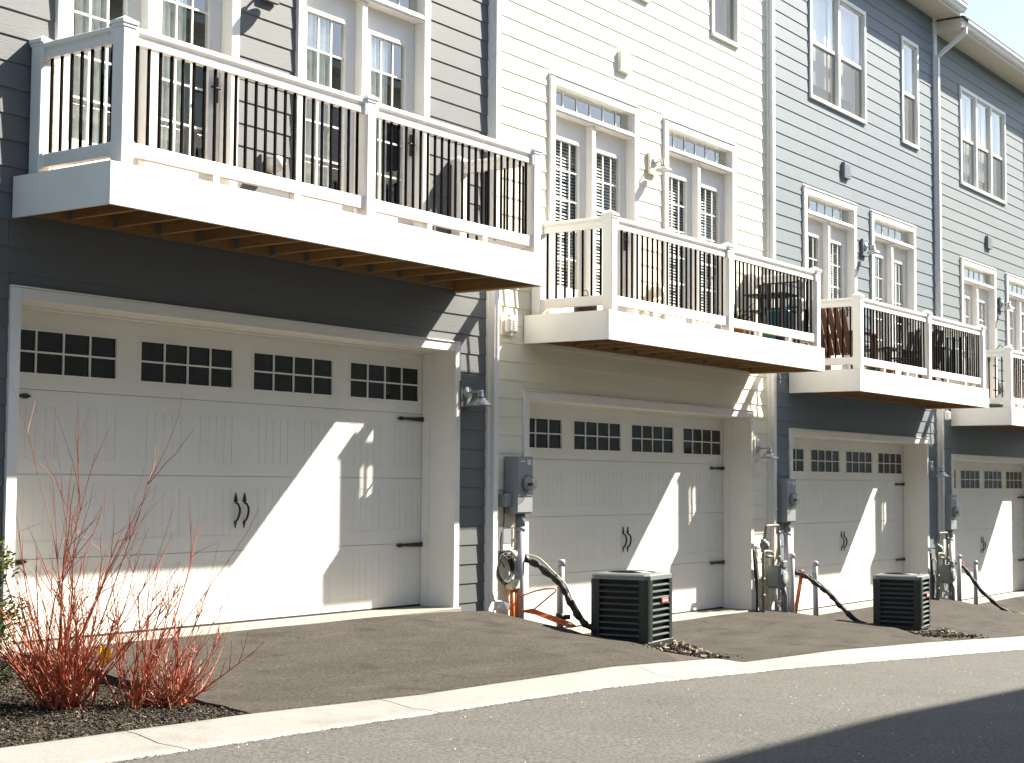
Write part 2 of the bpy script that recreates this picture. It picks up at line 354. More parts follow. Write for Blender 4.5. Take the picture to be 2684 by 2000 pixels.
def french_door(house, k, u0, idx):
    f = bm_new()
    # casing boards and frame
    for (a, b, c, d) in ((0,.09,DZ0,DZ1),(DW-.09,DW,DZ0,DZ1)): box(f, u0+a, u0+b, -.038, .15, c, d)
    box(f, u0+.09, u0+DW-.09, -.036, .14, DZ1-.085, DZ1-.001)
    box(f, u0-.004, u0+DW+.004, -.047, -.0, DZ1, DZ1+.018)
    box(f, u0+.09, u0+DW-.09, -.03, .14, 5.352, 5.42)
    box(f, u0+.09, u0+DW-.09, -.042, -.0302, 5.372, 5.40)
    box(f, u0+DW/2-.035, u0+DW/2+.035, .0, .14, DZ0+.04, 5.352)
    box(f, u0+.09, u0+DW-.09, -.03, .14, DZ0, DZ0+.04)
    fr = part('french_door', f, TRIM, house, bevel=.003)
    gz0, gz1 = 3.565, 5.115
    def leaf_me():
        bm = bm_new(); holes(bm, 0, .755, DZ0+.042, 5.35, [(.135,.625,gz0,gz1)], 0, .045)
        # raised glazing stop
        holes(bm, .120, .640, gz0-.015, gz1+.015, [(.135,.625,gz0,gz1)], -.004, .0045)
        return mesh('door_leaf', bm, TRIM)
    lm = cached('leaf', leaf_me)
    def munt_me():
        bm = bm_new()
        for i in (1, 2): x = .135+.49*i/3; box(bm, x-.008, x+.008, .012, .020, gz0, gz1)
        for j in range(1, 5): z = gz0+(gz1-gz0)*j/5; box(bm, .135, .625, .0115, .0205, z-.008, z+.008)
        return mesh('muntins', bm, TRIM)
    mm = cached('munt', munt_me)
    def pane_me():
        bm = bm_new(); v = [bm.verts.new(p) for p in ((0,0,0),(.49/3,0,0),(.49/3,0,(gz1-gz0)/5),(0,0,(gz1-gz0)/5))]; bm.faces.new(v); return mesh('pane', bm, GLASS)
    pm = cached('pane', pane_me)
    for s, lx in enumerate((.0925, DW/2+.0375)):
        link('door_leaf', lm, fr, (u0+lx, .082, 0)); link('muntins', mm, fr, (u0+lx, .082, 0))
        for i in range(3):
            for j in range(5): link('pane', pm, fr, (u0+lx+.135+.49*i/3, .082+.0215, gz0+(gz1-gz0)*j/5))
        if k == 0:   # lace curtains
            for (a, b, ph) in (((.20,.50,0.3),) if s == 0 else ((.10,.42,1.1),)):
                bm = bm_new(); n = 60; rows = []
                for q in range(n+1):
                    t = q/n; x = a+(b-a)*t; y = .14+.018*math.sin(t*34+ph)+.008*math.sin(t*71+ph*2)
                    rows.append((bm.verts.new((u0+lx+x, y, DZ0+.05)), bm.verts.new((u0+lx+x+.01*math.sin(t*9), y, 5.2))))
                for p, q in zip(rows, rows[1:]): ff = bm.faces.new((p[0], q[0], q[1], p[1])); ff.smooth = True
                part('curtain', bm, CURT, fr)
        elif k == 1 or (k == 3) or (k == 2 and (idx, s) in ((0,1),)):
            def bl():
                bm = bm_new()
                for q in range(46):
                    z = gz0-.02+q*.0351; v = [bm.verts.new(p) for p in ((.11,.105,z),(.65,.105,z),(.65,.118,z+.021),(.11,.118,z+.021))]; bm.faces.new(v)
                for x in (.22,.54): box(bm, x-.003, x+.003, .100, .104, gz0-.02, gz1+.05)
                return mesh('blind', bm, BLIND)
            link('blind', cached('blind', bl), fr, (u0+lx, .045, 0))
    # transom lights
    tw = (DW-.18)/6
    def tp():
        bm = bm_new(); v = [bm.verts.new(p) for p in ((0,0,5.42),(tw,0,5.42),(tw,0,DZ1-.085),(0,0,DZ1-.085))]; bm.faces.new(v); return mesh('transom_pane', bm, GLASS)
    tm = cached('tpane', tp)
    for i in range(6):
        link('transom_pane', tm, fr, (u0+.09+tw*i, .06, 0))
        if i: bpart('transom_muntin', (u0+.09+tw*i-.005, u0+.09+tw*i+.005, .05, .058, 5.42, DZ1-.085), TRIM, fr)
    def hd():
        bm = bm_new(); box(bm, -.02, .02, -.012, -.001, 4.1, 4.3); tube(bm, [(0,-.012,4.2),(0,-.05,4.2),(-.1,-.055,4.2)], .009); return mesh('door_handle', bm, BLACK)
    link('door_handle', cached('dhandle', hd), fr, (u0+DW-.165, .055, 0))

def window(house, a, b, n):
    f = bm_new(); w = (b-a-.05)/n
    holes(f, a, b, WZ0, WZ1, [(a+.055+w*i+(.0 if i == 0 else .0), a+w*(i+1)-.005, WZ0+.055, WZ1-.055) for i in range(n)], -.035, .13)
    fr = part('window', f, TRIM, house)
    bpart('sill', (a, b, -.043, -.0352, WZ0+.002, WZ0+.03), TRIM, fr, bevel=.002)
    for i in range(n):
        x0, x1 = a+.055+w*i, a+w*(i+1)-.005
        s = bm_new(); holes(s, x0+.001, x1-.001, WZM-.02, WZ1-.056, [(x0+.03, x1-.03, WZM+.025, WZ1-.085)], .0, .03)
        up = part('upper_sash', s, TRIM, fr)
        s = bm_new(); holes(s, x0+.001, x1-.001, WZ0+.056, WZM+.02, [(x0+.03, x1-.03, WZ0+.10, WZM-.025)], .034, .03)
        lo = part('lower_sash', s, TRIM, fr)
        for nm, y, c, d in (('upper_pane', .012, WZM+.025, WZ1-.085), ('lower_pane', .046, WZ0+.10, WZM-.025)):
            bm = bm_new(); v = [bm.verts.new(p) for p in ((x0+.03,y,c),(x1-.03,y,c),(x1-.03,y,d),(x0+.03,y,d))]; bm.faces.new(v); part(nm, bm, GLASS, fr)
        bm = bm_new(); v = [bm.verts.new(p) for p in ((x0+.004,.02,WZ0+.056),(x1-.004,.02,WZ0+.056),(x1-.004,.02,WZM-.02),(x0+.004,.02,WZM-.02))]; bm.faces.new(v); part('insect_screen', bm, SHEET, fr)
        bm = bm_new(); v = [bm.verts.new(p) for p in ((x0,.16,WZM-.5 if n > 1 else WZM-.1),(x1,.16,WZM-.5 if n > 1 else WZM-.1),(x1,.16,WZ1),(x0,.16,WZ1))]; bm.faces.new(v); part('roller_shade', bm, BLIND, fr)

PAIR = [.765, 1.98, 3.195, 4.41]
PZ = [(.08,.472),(.687,1.065),(1.277,1.648)]
SZ = [-.013,.56,1.165,1.77,2.375]
def garage_door(house):
    y = .36
    gd = bpart('garage_door', (OL-.06, OR_+.06, y+.03, y+.05, -.03, 2.40), GAR, house)
    bpart('bottom_seal', (OL+.001, OR_-.001, y-.004, y+.028, -.0285, -.012), RUBBER, gd)
    for s in range(4):
        def sec():
            bm = bm_new()
            if s < 3: hs = [(p+q, p+q+.437, *PZ[s]) for p in PAIR for q in (0,.56-.003)]
            else: hs = [(p+.002, p+.983, 1.885, 2.195) for p in PAIR]
            holes(bm, OL-.06, OR_+.06, SZ[s]+.0018, SZ[s+1]-.0018, hs, y, .028)
            return mesh('door_section', bm, GAR)
        link('door_section', cached(('sec', s), sec), gd)
    def pan(h):
        bm = bm_new(); w = .437/5
        for i in range(5):
            a, b = w*i, w*(i+1)
            # plank with V edges
            pr = [(a+.0002,.0062),(a+.0026,.0018),(b-.0026,.0018),(b-.0002,.0062)]
            lo = [bm.verts.new((x,yy,.0012)) for x, yy in pr]; hi = [bm.verts.new((x,yy,h-.0012)) for x, yy in pr]
            for q in range(3): bm.faces.new((lo[q], lo[q+1], hi[q+1], hi[q]))
        v = [bm.verts.new(p) for p in ((0,.0075,0),(.437,.0075,0),(.437,.0075,h),(0,.0075,h))]; bm.faces.new(v)
        return mesh('panel', bm, GAR)
    for s in range(3):
        me = cached(('pan', s), lambda: pan(PZ[s][1]-PZ[s][0]))
        for p in PAIR:
            for q in (0,.557): link('panel', me, gd, (p+q, y, PZ[s][0]))
    def wf():
        bm = bm_new(); holes(bm, -.016, 1.001, 1.866, 2.214, [(.006,.979,1.888,2.192)], -.008, .016)
        holes(bm, -.004, .989, 1.878, 2.202, [(.006,.979,1.888,2.192)], -.012, .0037)
        for i in (1,2,3): x = .006+.973*i/4; box(bm, x-.0065, x+.0065, -.006, .006, 1.888, 2.192)
        box(bm, .006, .979, -.007, .0065, 2.0335, 2.0465)
        return mesh('window_frame', bm, GAR)
    def gp():
        bm = bm_new(); v = [bm.verts.new(p) for p in ((0,0,0),(.973/4,0,0),(.973/4,0,.152),(0,0,.152))]; bm.faces.new(v); return mesh('pane', bm, GGLASS)
    for p in PAIR:
        link('window_frame', cached('wf', wf), gd, (p, y, 0))
        for i in range(4):
            for j in range(2): link('pane', cached('gp', gp), gd, (p+.006+.973*i/4, y+.007, 1.888+.152*j))
    def hinge():
        bm = bm_new(); pts = [(0,.022),(.30,.011),(.315,.018),(.345,.018),(.385,.0)]
        pl = pts + [(x,-z) for x, z in pts[::-1][1:]]
        a = [bm.verts.new((x,-.001,z)) for x, z in pl]; b = [bm.verts.new((x,-.012,z)) for x, z in pl]
        bm.faces.new(a); bm.faces.new(b[::-1])
        for i in range(len(pl)): bm.faces.new((a[i], a[(i+1)%len(pl)], b[(i+1)%len(pl)], b[i]))
        for x in (.06,.22): lathe(bm, [(.0,-.018),(.010,-.016),(.012,-.012)], (x,0,0), 'Y', 8)
        return mesh('strap_hinge', bm, BLACK)
    hm = cached('hinge', hinge)
    for z in (1.72,.545):
        link('strap_hinge', hm, gd, (OL+.01, y, z)); link('strap_hinge', hm, gd, (OR_-.01, y, z), rot=(0, math.pi, 0)).location = (OR_-.01, y-.013, z)
    def handle():
        bm = bm_new()
        tube(bm, [(0,-.012,-.10),(.006,-.03,-.085),(.012,-.045,-.04),(.018,-.05,.0),(.018,-.048,.045),(.008,-.035,.085),(0,-.012,.10)], [.011,.012,.013,.013,.013,.012,.011])
        for s in (1,-1):
            prof = [(0,.02),(.024,.045),(.017,.075),(0,.135)] if s > 0 else [(0,.02),(.017,.03),(.012,.05),(0,.10)]
            pl = [(x, z) for x, z in prof] + [(-x, z) for x, z in prof[::-1][1:-1]]
            a = [bm.verts.new((x,-.001,s*(.075+z))) for x, z in pl]; b = [bm.verts.new((x,-.012,s*(.075+z))) for x, z in pl]
            bm.faces.new(a); bm.faces.new(b[::-1])
            for i in range(len(pl)): bm.faces.new((a[i], a[(i+1)%len(pl)], b[(i+1)%len(pl)], b[i]))
        return mesh('pull_handle', bm, BLACK)
    for x in (3.025, 3.125): link('pull_handle', cached('ph', handle), gd, (x, y, .875), (.78, .78, .75))

HL = ['grey sided townhouse nearest the camera at the left of the row', 'cream sided townhouse between the grey and the light blue ones',
      'light blue sided townhouse with two narrow-spaced window pairs, third in the row', 'sage blue sided townhouse with a triple upper window, farthest right']
def house(k):
    H = thing('townhouse', HL[k], 'house', (k*PW, 0, FK[k]), 'townhouses in the row')
    u1, u2_ = (.0 if k else -1.8), 5.97
    ops = [(GL+.02, GR-.02, -1, GT-.02), (DOORA[k]+.02, DOORA[k]+DW-.02, DZ0, DZ1-.02), (DOORB[k]+.02, DOORB[k]+DW-.02, DZ0, DZ1-.02)]
    ops += [(a+.02, b-.02, WZ0+.02, WZ1-.02) for a, b, n in WIN[k]]
    bm = bm_new(); holes(bm, (.0 if k else -1.8), PW, -.5, ZTOP+.3, ops, .006, .16)
    wall = part('wall', bm, TRIM, H)
    bmh = board_mesh(SIDE[k])
    cut = [(GL, GR, -1, GT+.012), (DOORA[k], DOORA[k]+DW, DZ0-.05, DZ1+.02), (DOORB[k], DOORB[k]+DW, DZ0-.05, DZ1+.02)] + [(a-.0, b+.0, WZ0, WZ1) for a, b, n in WIN[k]]
    for r in range(-1, int(ZTOP/BE)+1):
        z = r*BE + .001; segs = [(u1, u2_)]; notch = []
        for a, b, c, d in cut:
            if d > z+.004 and c < z+BE-.004:
                new = []
                for s, e in segs:
                    if b <= s or a >= e: new.append((s, e)); continue
                    if a-s > .02: new.append((s, a-.003))
                    if e-b > .02: new.append((b+.003, e))
                    if c-z > .015: notch.append((max(a, s), min(b, e), z, c-z))
                    if z+BE-d > .015: notch.append((max(a, s), min(b, e), d, z+BE-d))
                segs = new
        for s, e, zz, hh in notch: link('siding_board', bmh, wall, (s, .0, zz), (e-s, 1, hh/BE))
        for s, e in segs:
            pieces = [(s, e)]
            if e-s > 3.7:
                jx = s + 3.66*(.35+.6*((r*37) % 11)/11); pieces = [(s, jx-.0015), (jx+.0015, e)]
            for p, q in pieces: link('siding_board', bmh, wall, (p, .0, z), (q-p, 1, 1))
    # rooms behind the glass
    bm = bm_new(); box(bm, .05, PW-.05, .17, 3.6, DZ0-.02, 5.95); box(bm, .05, PW-.05, .17, 3.0, 6.3, ZTOP-.1)
    for f in [f for f in bm.faces if f.normal.y < -.9 or abs(f.calc_center_median().y-.17) < .001]: bm.faces.remove(f)
    part('interior', bm, ROOM, H)
    bpart('garage_interior', (.3, 5.8, .45, .6, -.4, 2.6), ROOM, H)
    # corner board
    bpart('corner_board', (5.97, 6.092, -.04, .02, -.5, ZTOP+.15), TRIM if k != 2 else TRIM, H, bevel=.004)
    # garage surround
    gs = bm_new(); box(gs, GL, OL+.002, -.03, .005, -.06, GT); box(gs, OR_-.002, GR, -.03, .005, -.06, GT); box(gs, OL+.003, OR_-.003, -.029, .005, OT, GT-.001)
    box(gs, GL-.004, GR+.004, -.040, .004, GT+.001, GT+.012)
    sur = part('garage_surround', gs, TRIM, H, bevel=.003)
    rv = bm_new(); box(rv, OL-.06, OL, .0055, .40, -.06, OT+.06); box(rv, OR_, OR_+.06, .0055, .40, -.06, OT+.06); box(rv, OL+.0005, OR_-.0005, .0055, .40, OT, OT+.05)
    part('jamb', rv, TRIM, sur)
    st = bm_new()
    for x in (OR_-.012,): box(st, x, OR_-.0003, .27, .355, -.03, OT-.001)
    box(st, OL+.0003, OL+.012, .27, .355, -.03, OT-.001); box(st, OL+.0125, OR_-.0125, .27, .355, OT-.014, OT-.0005)
    part('door_stop', st, TRIM, sur)
    garage_door(H)
    french_door(H, k, DOORA[k], 0); french_door(H, k, DOORB[k], 1)
    for a, b, n in WIN[k]: window(H, a, b, n)
    # wall vent
    vx = 2.28 if k < 3 else 2.36
    bm = bm_new(); box(bm, vx, vx+.23, -.055, -.002, 6.06, 6.28)
    vm = mat('vent_paint_%s' % 'abcd'[k], ((.125,.13,.13),(.80,.77,.66),(.16,.195,.215),(.175,.2,.21))[k], .5)
    v = part('wall_vent', bm, vm, H, bevel=.004)
    for q in range(5): bpart('louvre', (vx+.02, vx+.21, -.0585, -.0552, 6.09+.036*q, 6.105+.036*q), vm, v)
    # low dryer hood on the deck wall
    hx = 2.86 if k == 0 else 2.93
    bm = bm_new(); box(bm, hx, hx+.19, -.03, -.004, 3.58, 3.76)
    h = part('dryer_vent', bm, SIDE[k], H, bevel=.004)
    bm = bm_new()
    for i in range(2): lathe(bm, [(.0,-.0),(.066,-.0),(.066,-.10),(.05,-.135),(0,-.15)], (hx+.095,-.03,3.685), 'Y', 16); break
    part('vent_hood', bm, PVCW, h)
    # eaves
    zs = ZTOP
    ea = bm_new(); box(ea, .012, PW-.012, -.42, .0, zs, zs+.02); e = part('soffit', ea, SOFF, H)
    for q in range(int(PW/.3)): bpart('soffit_groove', (.15+.3*q, .158+.3*q, -.41, -.02, zs-.003, zs-.0005), SOFF, e)
    bpart('eave_return', (-.012, .011, -.445, .0, zs-.005, zs+.19), SOFF, H)
    bpart('eave_fascia', (.008, PW-.008, -.445, -.4205, zs-.01, zs+.20), GUTT, H)
    gt = bm_new()
    pr = [(-.446,zs+.03),(-.515,zs+.03),(-.535,zs+.07),(-.56,zs+.10),(-.568,zs+.155),(-.58,zs+.16),(-.58,zs+.168),(-.562,zs+.165),(-.552,zs+.10),(-.525,zs+.075),(-.508,zs+.038),(-.446,zs+.038)]
    a = [gt.verts.new((.0,y,z)) for y, z in pr]; b = [gt.verts.new((PW-.03,y,z)) for y, z in pr]
    for i in range(len(pr)): gt.faces.new((a[i], b[i], b[(i+1)%len(pr)], a[(i+1)%len(pr)]))
    gt.faces.new(a[:1]+a[1:]); gt.faces.new(b)
    part('gutter', gt, GUTT, H)
    rf = bm_new(); v = [rf.verts.new(p) for p in ((-.02,-.52,zs+.20),(PW-.03,-.52,zs+.20),(PW-.03,6.5,zs+3.2),(-.02,6.5,zs+3.2),(-.02,-.52,zs+.18),(PW-.03,-.52,zs+.18),(PW-.03,6.5,zs+3.0),(-.02,6.5,zs+3.0))]
    for f in ((0,1,2,3),(7,6,5,4),(0,4,5,1),(1,5,6,2),(2,6,7,3),(3,7,4,0)): rf.faces.new([v[i] for i in f])
    roof = part('roof', rf, SHING, H)
    # downspout standing at the right-hand party line
    def rect_tube(bm, pts, wx, wy):
        rings = []
        for i, p in enumerate(pts):
            p = Vector(p); d = (Vector(pts[min(i+1,len(pts)-1)])-Vector(pts[max(i-1,0)])).normalized()
            s = Vector((1,0,0)) if abs(d.x) < .6 else Vector((0,0,1)).cross(d).normalized().cross(d)
            s = (s - d*s.dot(d)).normalized(); t = d.cross(s)
            rings.append([bm.verts.new(p+s*a*wx+t*b*wy) for a, b in ((-.5,-.5),(.5,-.5),(.5,.5),(-.5,.5))])
        for a, b in zip(rings, rings[1:]):
            for q in range(4): bm.faces.new((a[q], a[(q+1)%4], b[(q+1)%4], b[q]))
        bm.faces.new(rings[0]); bm.faces.new(rings[-1])
    ds = bm_new(); dx = 6.037; nxt = FK[k+1]-FK[k] if k < 3 else -.22
    top = ZTOP + nxt; ze = terr(k*PW+dx, -.1) - FK[k]
    rect_tube(ds, [(dx+.10,-.50,top+.035),(dx+.10,-.50,top-.05),(dx+.03,-.14,top-.33),(dx,-.064,top-.42),(dx,-.064,ze+.30)], .075, .05)
    dn = part('downspout', ds, GUTT, H)
    ds = bm_new(); rect_tube(ds, [(dx,-.064,ze+.299),(dx+.005,-.07,ze+.24),(dx+.05,-.115,ze+.19),(dx+.13,-.15,ze+.16)], .07, .06); part('elbow', ds, GUTT, dn)
    for z in (1.2, 3.9, 6.6): bpart('strap', (dx-.045, dx+.045, -.094, -.02, z, z+.03), GUTT, dn)
    return H
HS = [house(k) for k in range(4)]

# ------------------------------------------------------------------ balconies
BL, BR, BD, BZ0, BZ1 = .496, 5.50, 1.01, 2.90, 3.184
BLab = ['white balcony with black balusters on the grey townhouse, largest and nearest', 'white balcony holding the tall table set, on the cream townhouse',
        'white balcony with a brown slatted chair, on the light blue townhouse', 'white balcony cut by the right picture edge, on the sage townhouse']
def baluster_me():
    bm = bm_new(); box(bm, -.0083, .0083, -.0083, .0083, 3.33, 4.03); return mesh('baluster', bm, BRONZE)
def post_me():
    bm = bm_new(); box(bm, -.054, .054, -.054, .054, BZ1-.005, 4.13); return mesh('post', bm, VINYL, .006)
def cap_me():
    bm = bm_new(); box(bm, -.067, .067, -.067, .067, 4.128, 4.152)
    v = box(bm, -.058, .058, -.058, .058, 4.1525, 4.156)
    t = bm.verts.new((0,0,4.192))
    for a, b in ((4,5),(5,6),(6,7),(7,4)): bm.faces.new((v[a], v[b], t))
    box(bm, -.060, .060, -.060, .060, 4.105, 4.1275)
    return mesh('post_cap', bm, VINYL)
def rail_me(L, kind):
    bm = bm_new()
    if kind == 'top':
        pr = [(-.044,4.092),(-.044,4.118),(-.036,4.124),(.036,4.124),(.044,4.118),(.044,4.092),(.024,4.078),(.021,4.058),(.030,4.052),(.030,4.012),(-.030,4.012),(-.030,4.052),(-.021,4.058),(-.024,4.078)]
    else: pr = [(-.028,3.258),(-.030,3.345),(-.024,3.351),(.024,3.351),(.030,3.345),(.028,3.258)]
    a = [bm.verts.new((0,y,z)) for y, z in pr]; b = [bm.verts.new((L,y,z)) for y, z in pr]
    for i in range(len(pr)): bm.faces.new((a[i], b[i], b[(i+1)%len(pr)], a[(i+1)%len(pr)]))
    bm.faces.new(a); bm.faces.new(b[::-1])
    # end brackets
    for x in (0, L):
        s = 1 if x == 0 else -1; z0, z1 = (4.0,4.13) if kind == 'top' else (3.245,3.36)
        box(bm, min(x, x+s*.02), max(x, x+s*.02), -.05 if kind == 'top' else -.036, .05 if kind == 'top' else .036, z0, z1-.003)
    return mesh('top_rail' if kind == 'top' else 'bottom_rail', bm, VINYL)
def balcony(k):
    B = thing('balcony', BLab[k], 'balcony', (k*PW, 0, FK[k]), 'balconies over the garages')
    y0 = -BD
    for fa, fb in ((BL, BL+3.655), (BL+3.658, BR)): bpart('front_fascia', (fa, fb, y0, y0+.022, BZ0, BZ1), FASC, B, bevel=.002)
    bpart('side_fascia', (BL, BL+.022, y0+.0225, -.02, BZ0+.001, BZ1-.0005), FASC, B)
    bpart('side_fascia', (BR-.022, BR, y0+.0225, -.02, BZ0+.001, BZ1-.0005), FASC, B)
    bpart('rim_joist', (BL+.023, BR-.023, y0+.0225, y0+.06, BZ0+.05, BZ1-.03), WOOD, B)
    bpart('rim_joist', (BR-.10, BR-.0225, y0+.061, -.04, BZ0+.004, BZ1-.032), WOOD, B)
    bpart('rim_joist', (BL+.0225, BL+.06, y0+.061, -.04, BZ0+.05, BZ1-.032), WOOD, B)
    bpart('ledger', (BL+.061, BR-.101, -.06, -.021, BZ0+.03, BZ1-.031), WOOD, B)
    def jm():
        bm = bm_new(); box(bm, -.019, .019, y0+.062, -.062, BZ0+.052, BZ1-.033); return mesh('joist', bm, WOOD)
    def hm():
        bm = bm_new(); box(bm, -.024, .024, -.105, -.0605, BZ0+.047, BZ0+.17); return mesh('joist_hanger', bm, METERD)  # galvanised hangers given a dark colour for the shade under the deck
    for i in range(11):
        x = BL+.06+(BR-BL-.16)*(i+1)/12
        j = link('joist', cached('joist', jm), B, (x, 0, 0)); link('joist_hanger', cached('jh', hm), j)
    def dm():
        bm = bm_new(); box(bm, BL+.004, BR-.004, -.07, .066, BZ1-.0285, BZ1+.003); return mesh('deck_board', bm, DECK, .003)
    for i in range(7): link('deck_board', cached('deck', dm), B, (0, -.094-.139*i, 0))
    pm, cm, bmsh = cached('post', post_me), cached('cap', cap_me), cached('bal', baluster_me)
    XP = [.669, 3.125, 5.434]; yr = -.913
    for x in XP:
        p = link('post', pm, B, (x, yr+.0, 0)); link('post_cap', cm, p)
    for x in (XP[0], XP[2]):
        p = link('post', pm, B, (x, -.074, 0)); link('post_cap', cm, p)
    for a, b in ((XP[0], XP[1]), (XP[1], XP[2])):
        L = b-a-.108
        for kd in ('top', 'bottom'): link('%s_rail' % kd, cached(('rail', round(L, 3), kd), lambda: rail_me(L, kd)), B, (a+.054, yr, 0))
        for i in range(23): link('baluster', bmsh, B, (a+.054+L*(i+.6)/23.2, yr, 0))
        for x in (a+.054+L*.33, a+.054+L*.68): bpart('rail_block', (x-.03, x+.03, yr-.025, yr+.025, BZ1+.0035, 3.2575), VINYL, B)
    for x in (XP[0], XP[2]):
        L = -.128-(yr+.054)
        for kd in ('top', 'bottom'): link('%s_rail' % kd, cached(('rail', round(L, 3), kd), lambda: rail_me(L, kd)), B, (x, yr+.054, 0), rot=(0, 0, math.pi/2))
        for i in range(7): link('baluster', bmsh, B, (x, yr+.054+L*(i+.5)/7, 0))
    return B
BS = [balcony(k) for k in range(4)]

# ------------------------------------------------------------------ wall lamps
def lamp(k, u, z, label, group, A, q):
    o = thing('wall_lamp', label, 'lamp', (k*PW+u, -.018, FK[k]+z), group)
    bpart('mounting_block', (-.09, .09, -.03, .004, -.13, .12), SIDE[k], o, bevel=.004)
    def bp():
        bm = bm_new(); lathe(bm, [(0,-.06),(.03,-.056),(.05,-.045),(.058,-.034),(.058,-.0305)], (0,0,.01), 'Y', 20); return mesh('backplate', bm, GALV)
    def arm():
        bm = bm_new(); tube(bm, [(0,-.05,.01),(0,-A*.7,.012),(0,-A*.92,.008),(0,-A,-.01)], .011, 8); return mesh('arm', bm, GALV)
    def sh():
        bm = bm_new(); lathe(bm, [(.0,.03),(.022*q,.028),(.03*q,.01),(.03*q,-.03),(.04*q,-.035),(.04*q,-.045),(.075*q,-.075*q),(.112*q,-.105*q),(.115*q,-.113*q),(.112*q,-.113*q),(.07*q,-.082*q),(.036*q,-.055),(.0,-.055)], (0,-A,0), 'Z', 28); return mesh('shade', bm, GALV)
    def rg():
        bm = bm_new(); lathe(bm, [(.0305*q,-.036),(.044*q,-.036),(.044*q,-.043),(.0305*q,-.043)], (0,-A,0), 'Z', 20); return mesh('shade_ring', bm, BLACK)
    link('backplate', cached('lbp', bp), o); link('arm', cached(('larm', A), arm), o); s = link('shade', cached(('lsh', A), sh), o)
    link('shade_ring', cached(('lring', A), rg), s)
nm = ['grey', 'cream', 'light blue', 'sage']
for k in range(4):
    if k < 3: lamp(k, 5.62, 1.965, 'galvanised gooseneck lamp beside the garage door of the %s townhouse' % nm[k], 'gooseneck lamps by the garages', .19, 1.05)
    lamp(k, [2.93,3.02,3.03,3.10][k], 5.15, 'gooseneck lamp between the french doors of the %s townhouse' % nm[k], 'gooseneck lamps above the balconies', .15, .85)

# ------------------------------------------------------------------ utilities by the party walls
def gz(x, y): return terr(x, y)
def meterbox(k, label, u=.22):
    o = thing('electric_meter', label, 'meter', (k*PW+u, -.02, FK[k]+1.22), 'electric meter boxes')
    bpart('cabinet', (0, .275, -.15, 0, 0, .555), METER, o, bevel=.006)
    bpart('cover', (.012, .263, -.156, -.1502, .17, .545), METER, o)
    bpart('lower_cover', (.012, .263, -.156, -.1502, .015, .155), METER, o)
    bm = bm_new(); lathe(bm, [(.085,-.157),(.088,-.175),(.08,-.18),(.076,-.22),(.05,-.245),(0,-.25)], (.16,0,.29), 'Y', 24); mt = part('meter_dial', bm, glassmat('meter_glass', (.8,.82,.8), 1.5) if 'meter_glass' not in MATS else MATS['meter_glass'], o)
    bm = bm_new(); lathe(bm, [(.0,-.157),(.07,-.158),(.07,-.19),(0,-.195)], (.16,0,.29), 'Y', 20); part('dial_body', bm, PVC, mt)
    bpart('dial_plate', (.12, .20, -.2, -.196, .27, .30), BLACK, mt)
    bpart('sticker', (.17, .235, -.158, -.1565, .475, .525), PVCW, o); bpart('sticker', (.06, .13, -.158, -.1565, .50, .515), PVCW, o)
    bm = bm_new(); tube(bm, [(.175,-.075,0),(.175,-.075,-.14)], .047, 16); part('conduit', bm, METERD, o)
    zb = gz(k*PW+u+.17, -.1)-(FK[k]+1.22)
    bm = bm_new(); tube(bm, [(.175,-.075,-.14),(.175,-.075,zb-.02)], .042, 16); part('conduit_pipe', bm, PVC, o)
    bm = bm_new(); tube(bm, [(.175,-.075,-.13),(.175,-.075,-.17)], .052, 16); part('coupling', bm, PVC, o)
    return o
meterbox(1, 'grey electric meter box on the cream townhouse wall above the cable coil', .17)
meterbox(2, 'grey electric meter box on the light blue townhouse wall above the gas meter', .08)
meterbox(3, 'grey electric meter box on the sage townhouse wall, farthest right', .0)

def wallthing(name, label, cat, k, u, z): return thing(name, label, cat, (k*PW+u, -.02, FK[k]+z))
o = wallthing('junction_box', 'small grey junction box left of the nearest electric meter', 'junction box', 1, .055, 1.285)
bpart('cabinet', (0, .14, -.09, 0, 0, .13), METER, o, bevel=.005); bpart('lid', (.008, .132, -.095, -.0902, .008, .122), METER, o)
bm = bm_new(); tube(bm, [(.05,-.05,0),(.045,-.05,-.15),(-.01,-.05,-.30),(-.015,-.05,-.50),(.05,-.06,-.58)], .006, 6); part('cable', bm, RUBBER, o)
o = wallthing('telecom_box', 'pale grey telecom box under the junction box by the downspout', 'utility box', 1, .06, .86)
bpart('cabinet', (0, .145, -.06, 0, 0, .235), PVCW, o, bevel=.008); bpart('lid', (.01, .135, -.068, -.0602, .075, .225), METER, o); bpart('lower_cover', (.01, .135, -.066, -.0602, .008, .068), PVCW, o)
bm = bm_new(); tube(bm, [(.27,-.03,.36),(.275,-.03,.2),(.25,-.04,.05),(.18,-.06,-.04)], .012, 8); part('cable', bm, BEIGE, o)
o = wallthing('cable_coil', 'coil of black cable hung on the cream wall', 'cable', 1, .115, .69)
bm = bm_new()
for q in range(5):
    rr = .105+.008*q; pts = [(rr*math.cos(a)*(1+.03*math.sin(3*a+q)), -.05-.014*(q % 3)+.012*math.sin(2*a+q), rr*1.08*math.sin(a)) for a in [2*math.pi*i/28 for i in range(29)]]
    tube(bm, pts, .008, 6, cap=False)
part('loops', bm, RUBBER, o)
bm = bm_new(); 
for a in (1.2, 1.8): tube(bm, [(.09*math.cos(a),-.035,.09*math.sin(a)),(.105*math.cos(a),-.095,.11*math.sin(a)),(.15*math.cos(a),-.04,.15*math.sin(a))], .005, 6)
part('cable_tie', bm, PVCW, o)
o = wallthing('hose_bib', 'brass and white pipe fittings clustered above the cable coil', 'pipe fittings', 1, .17, .83)
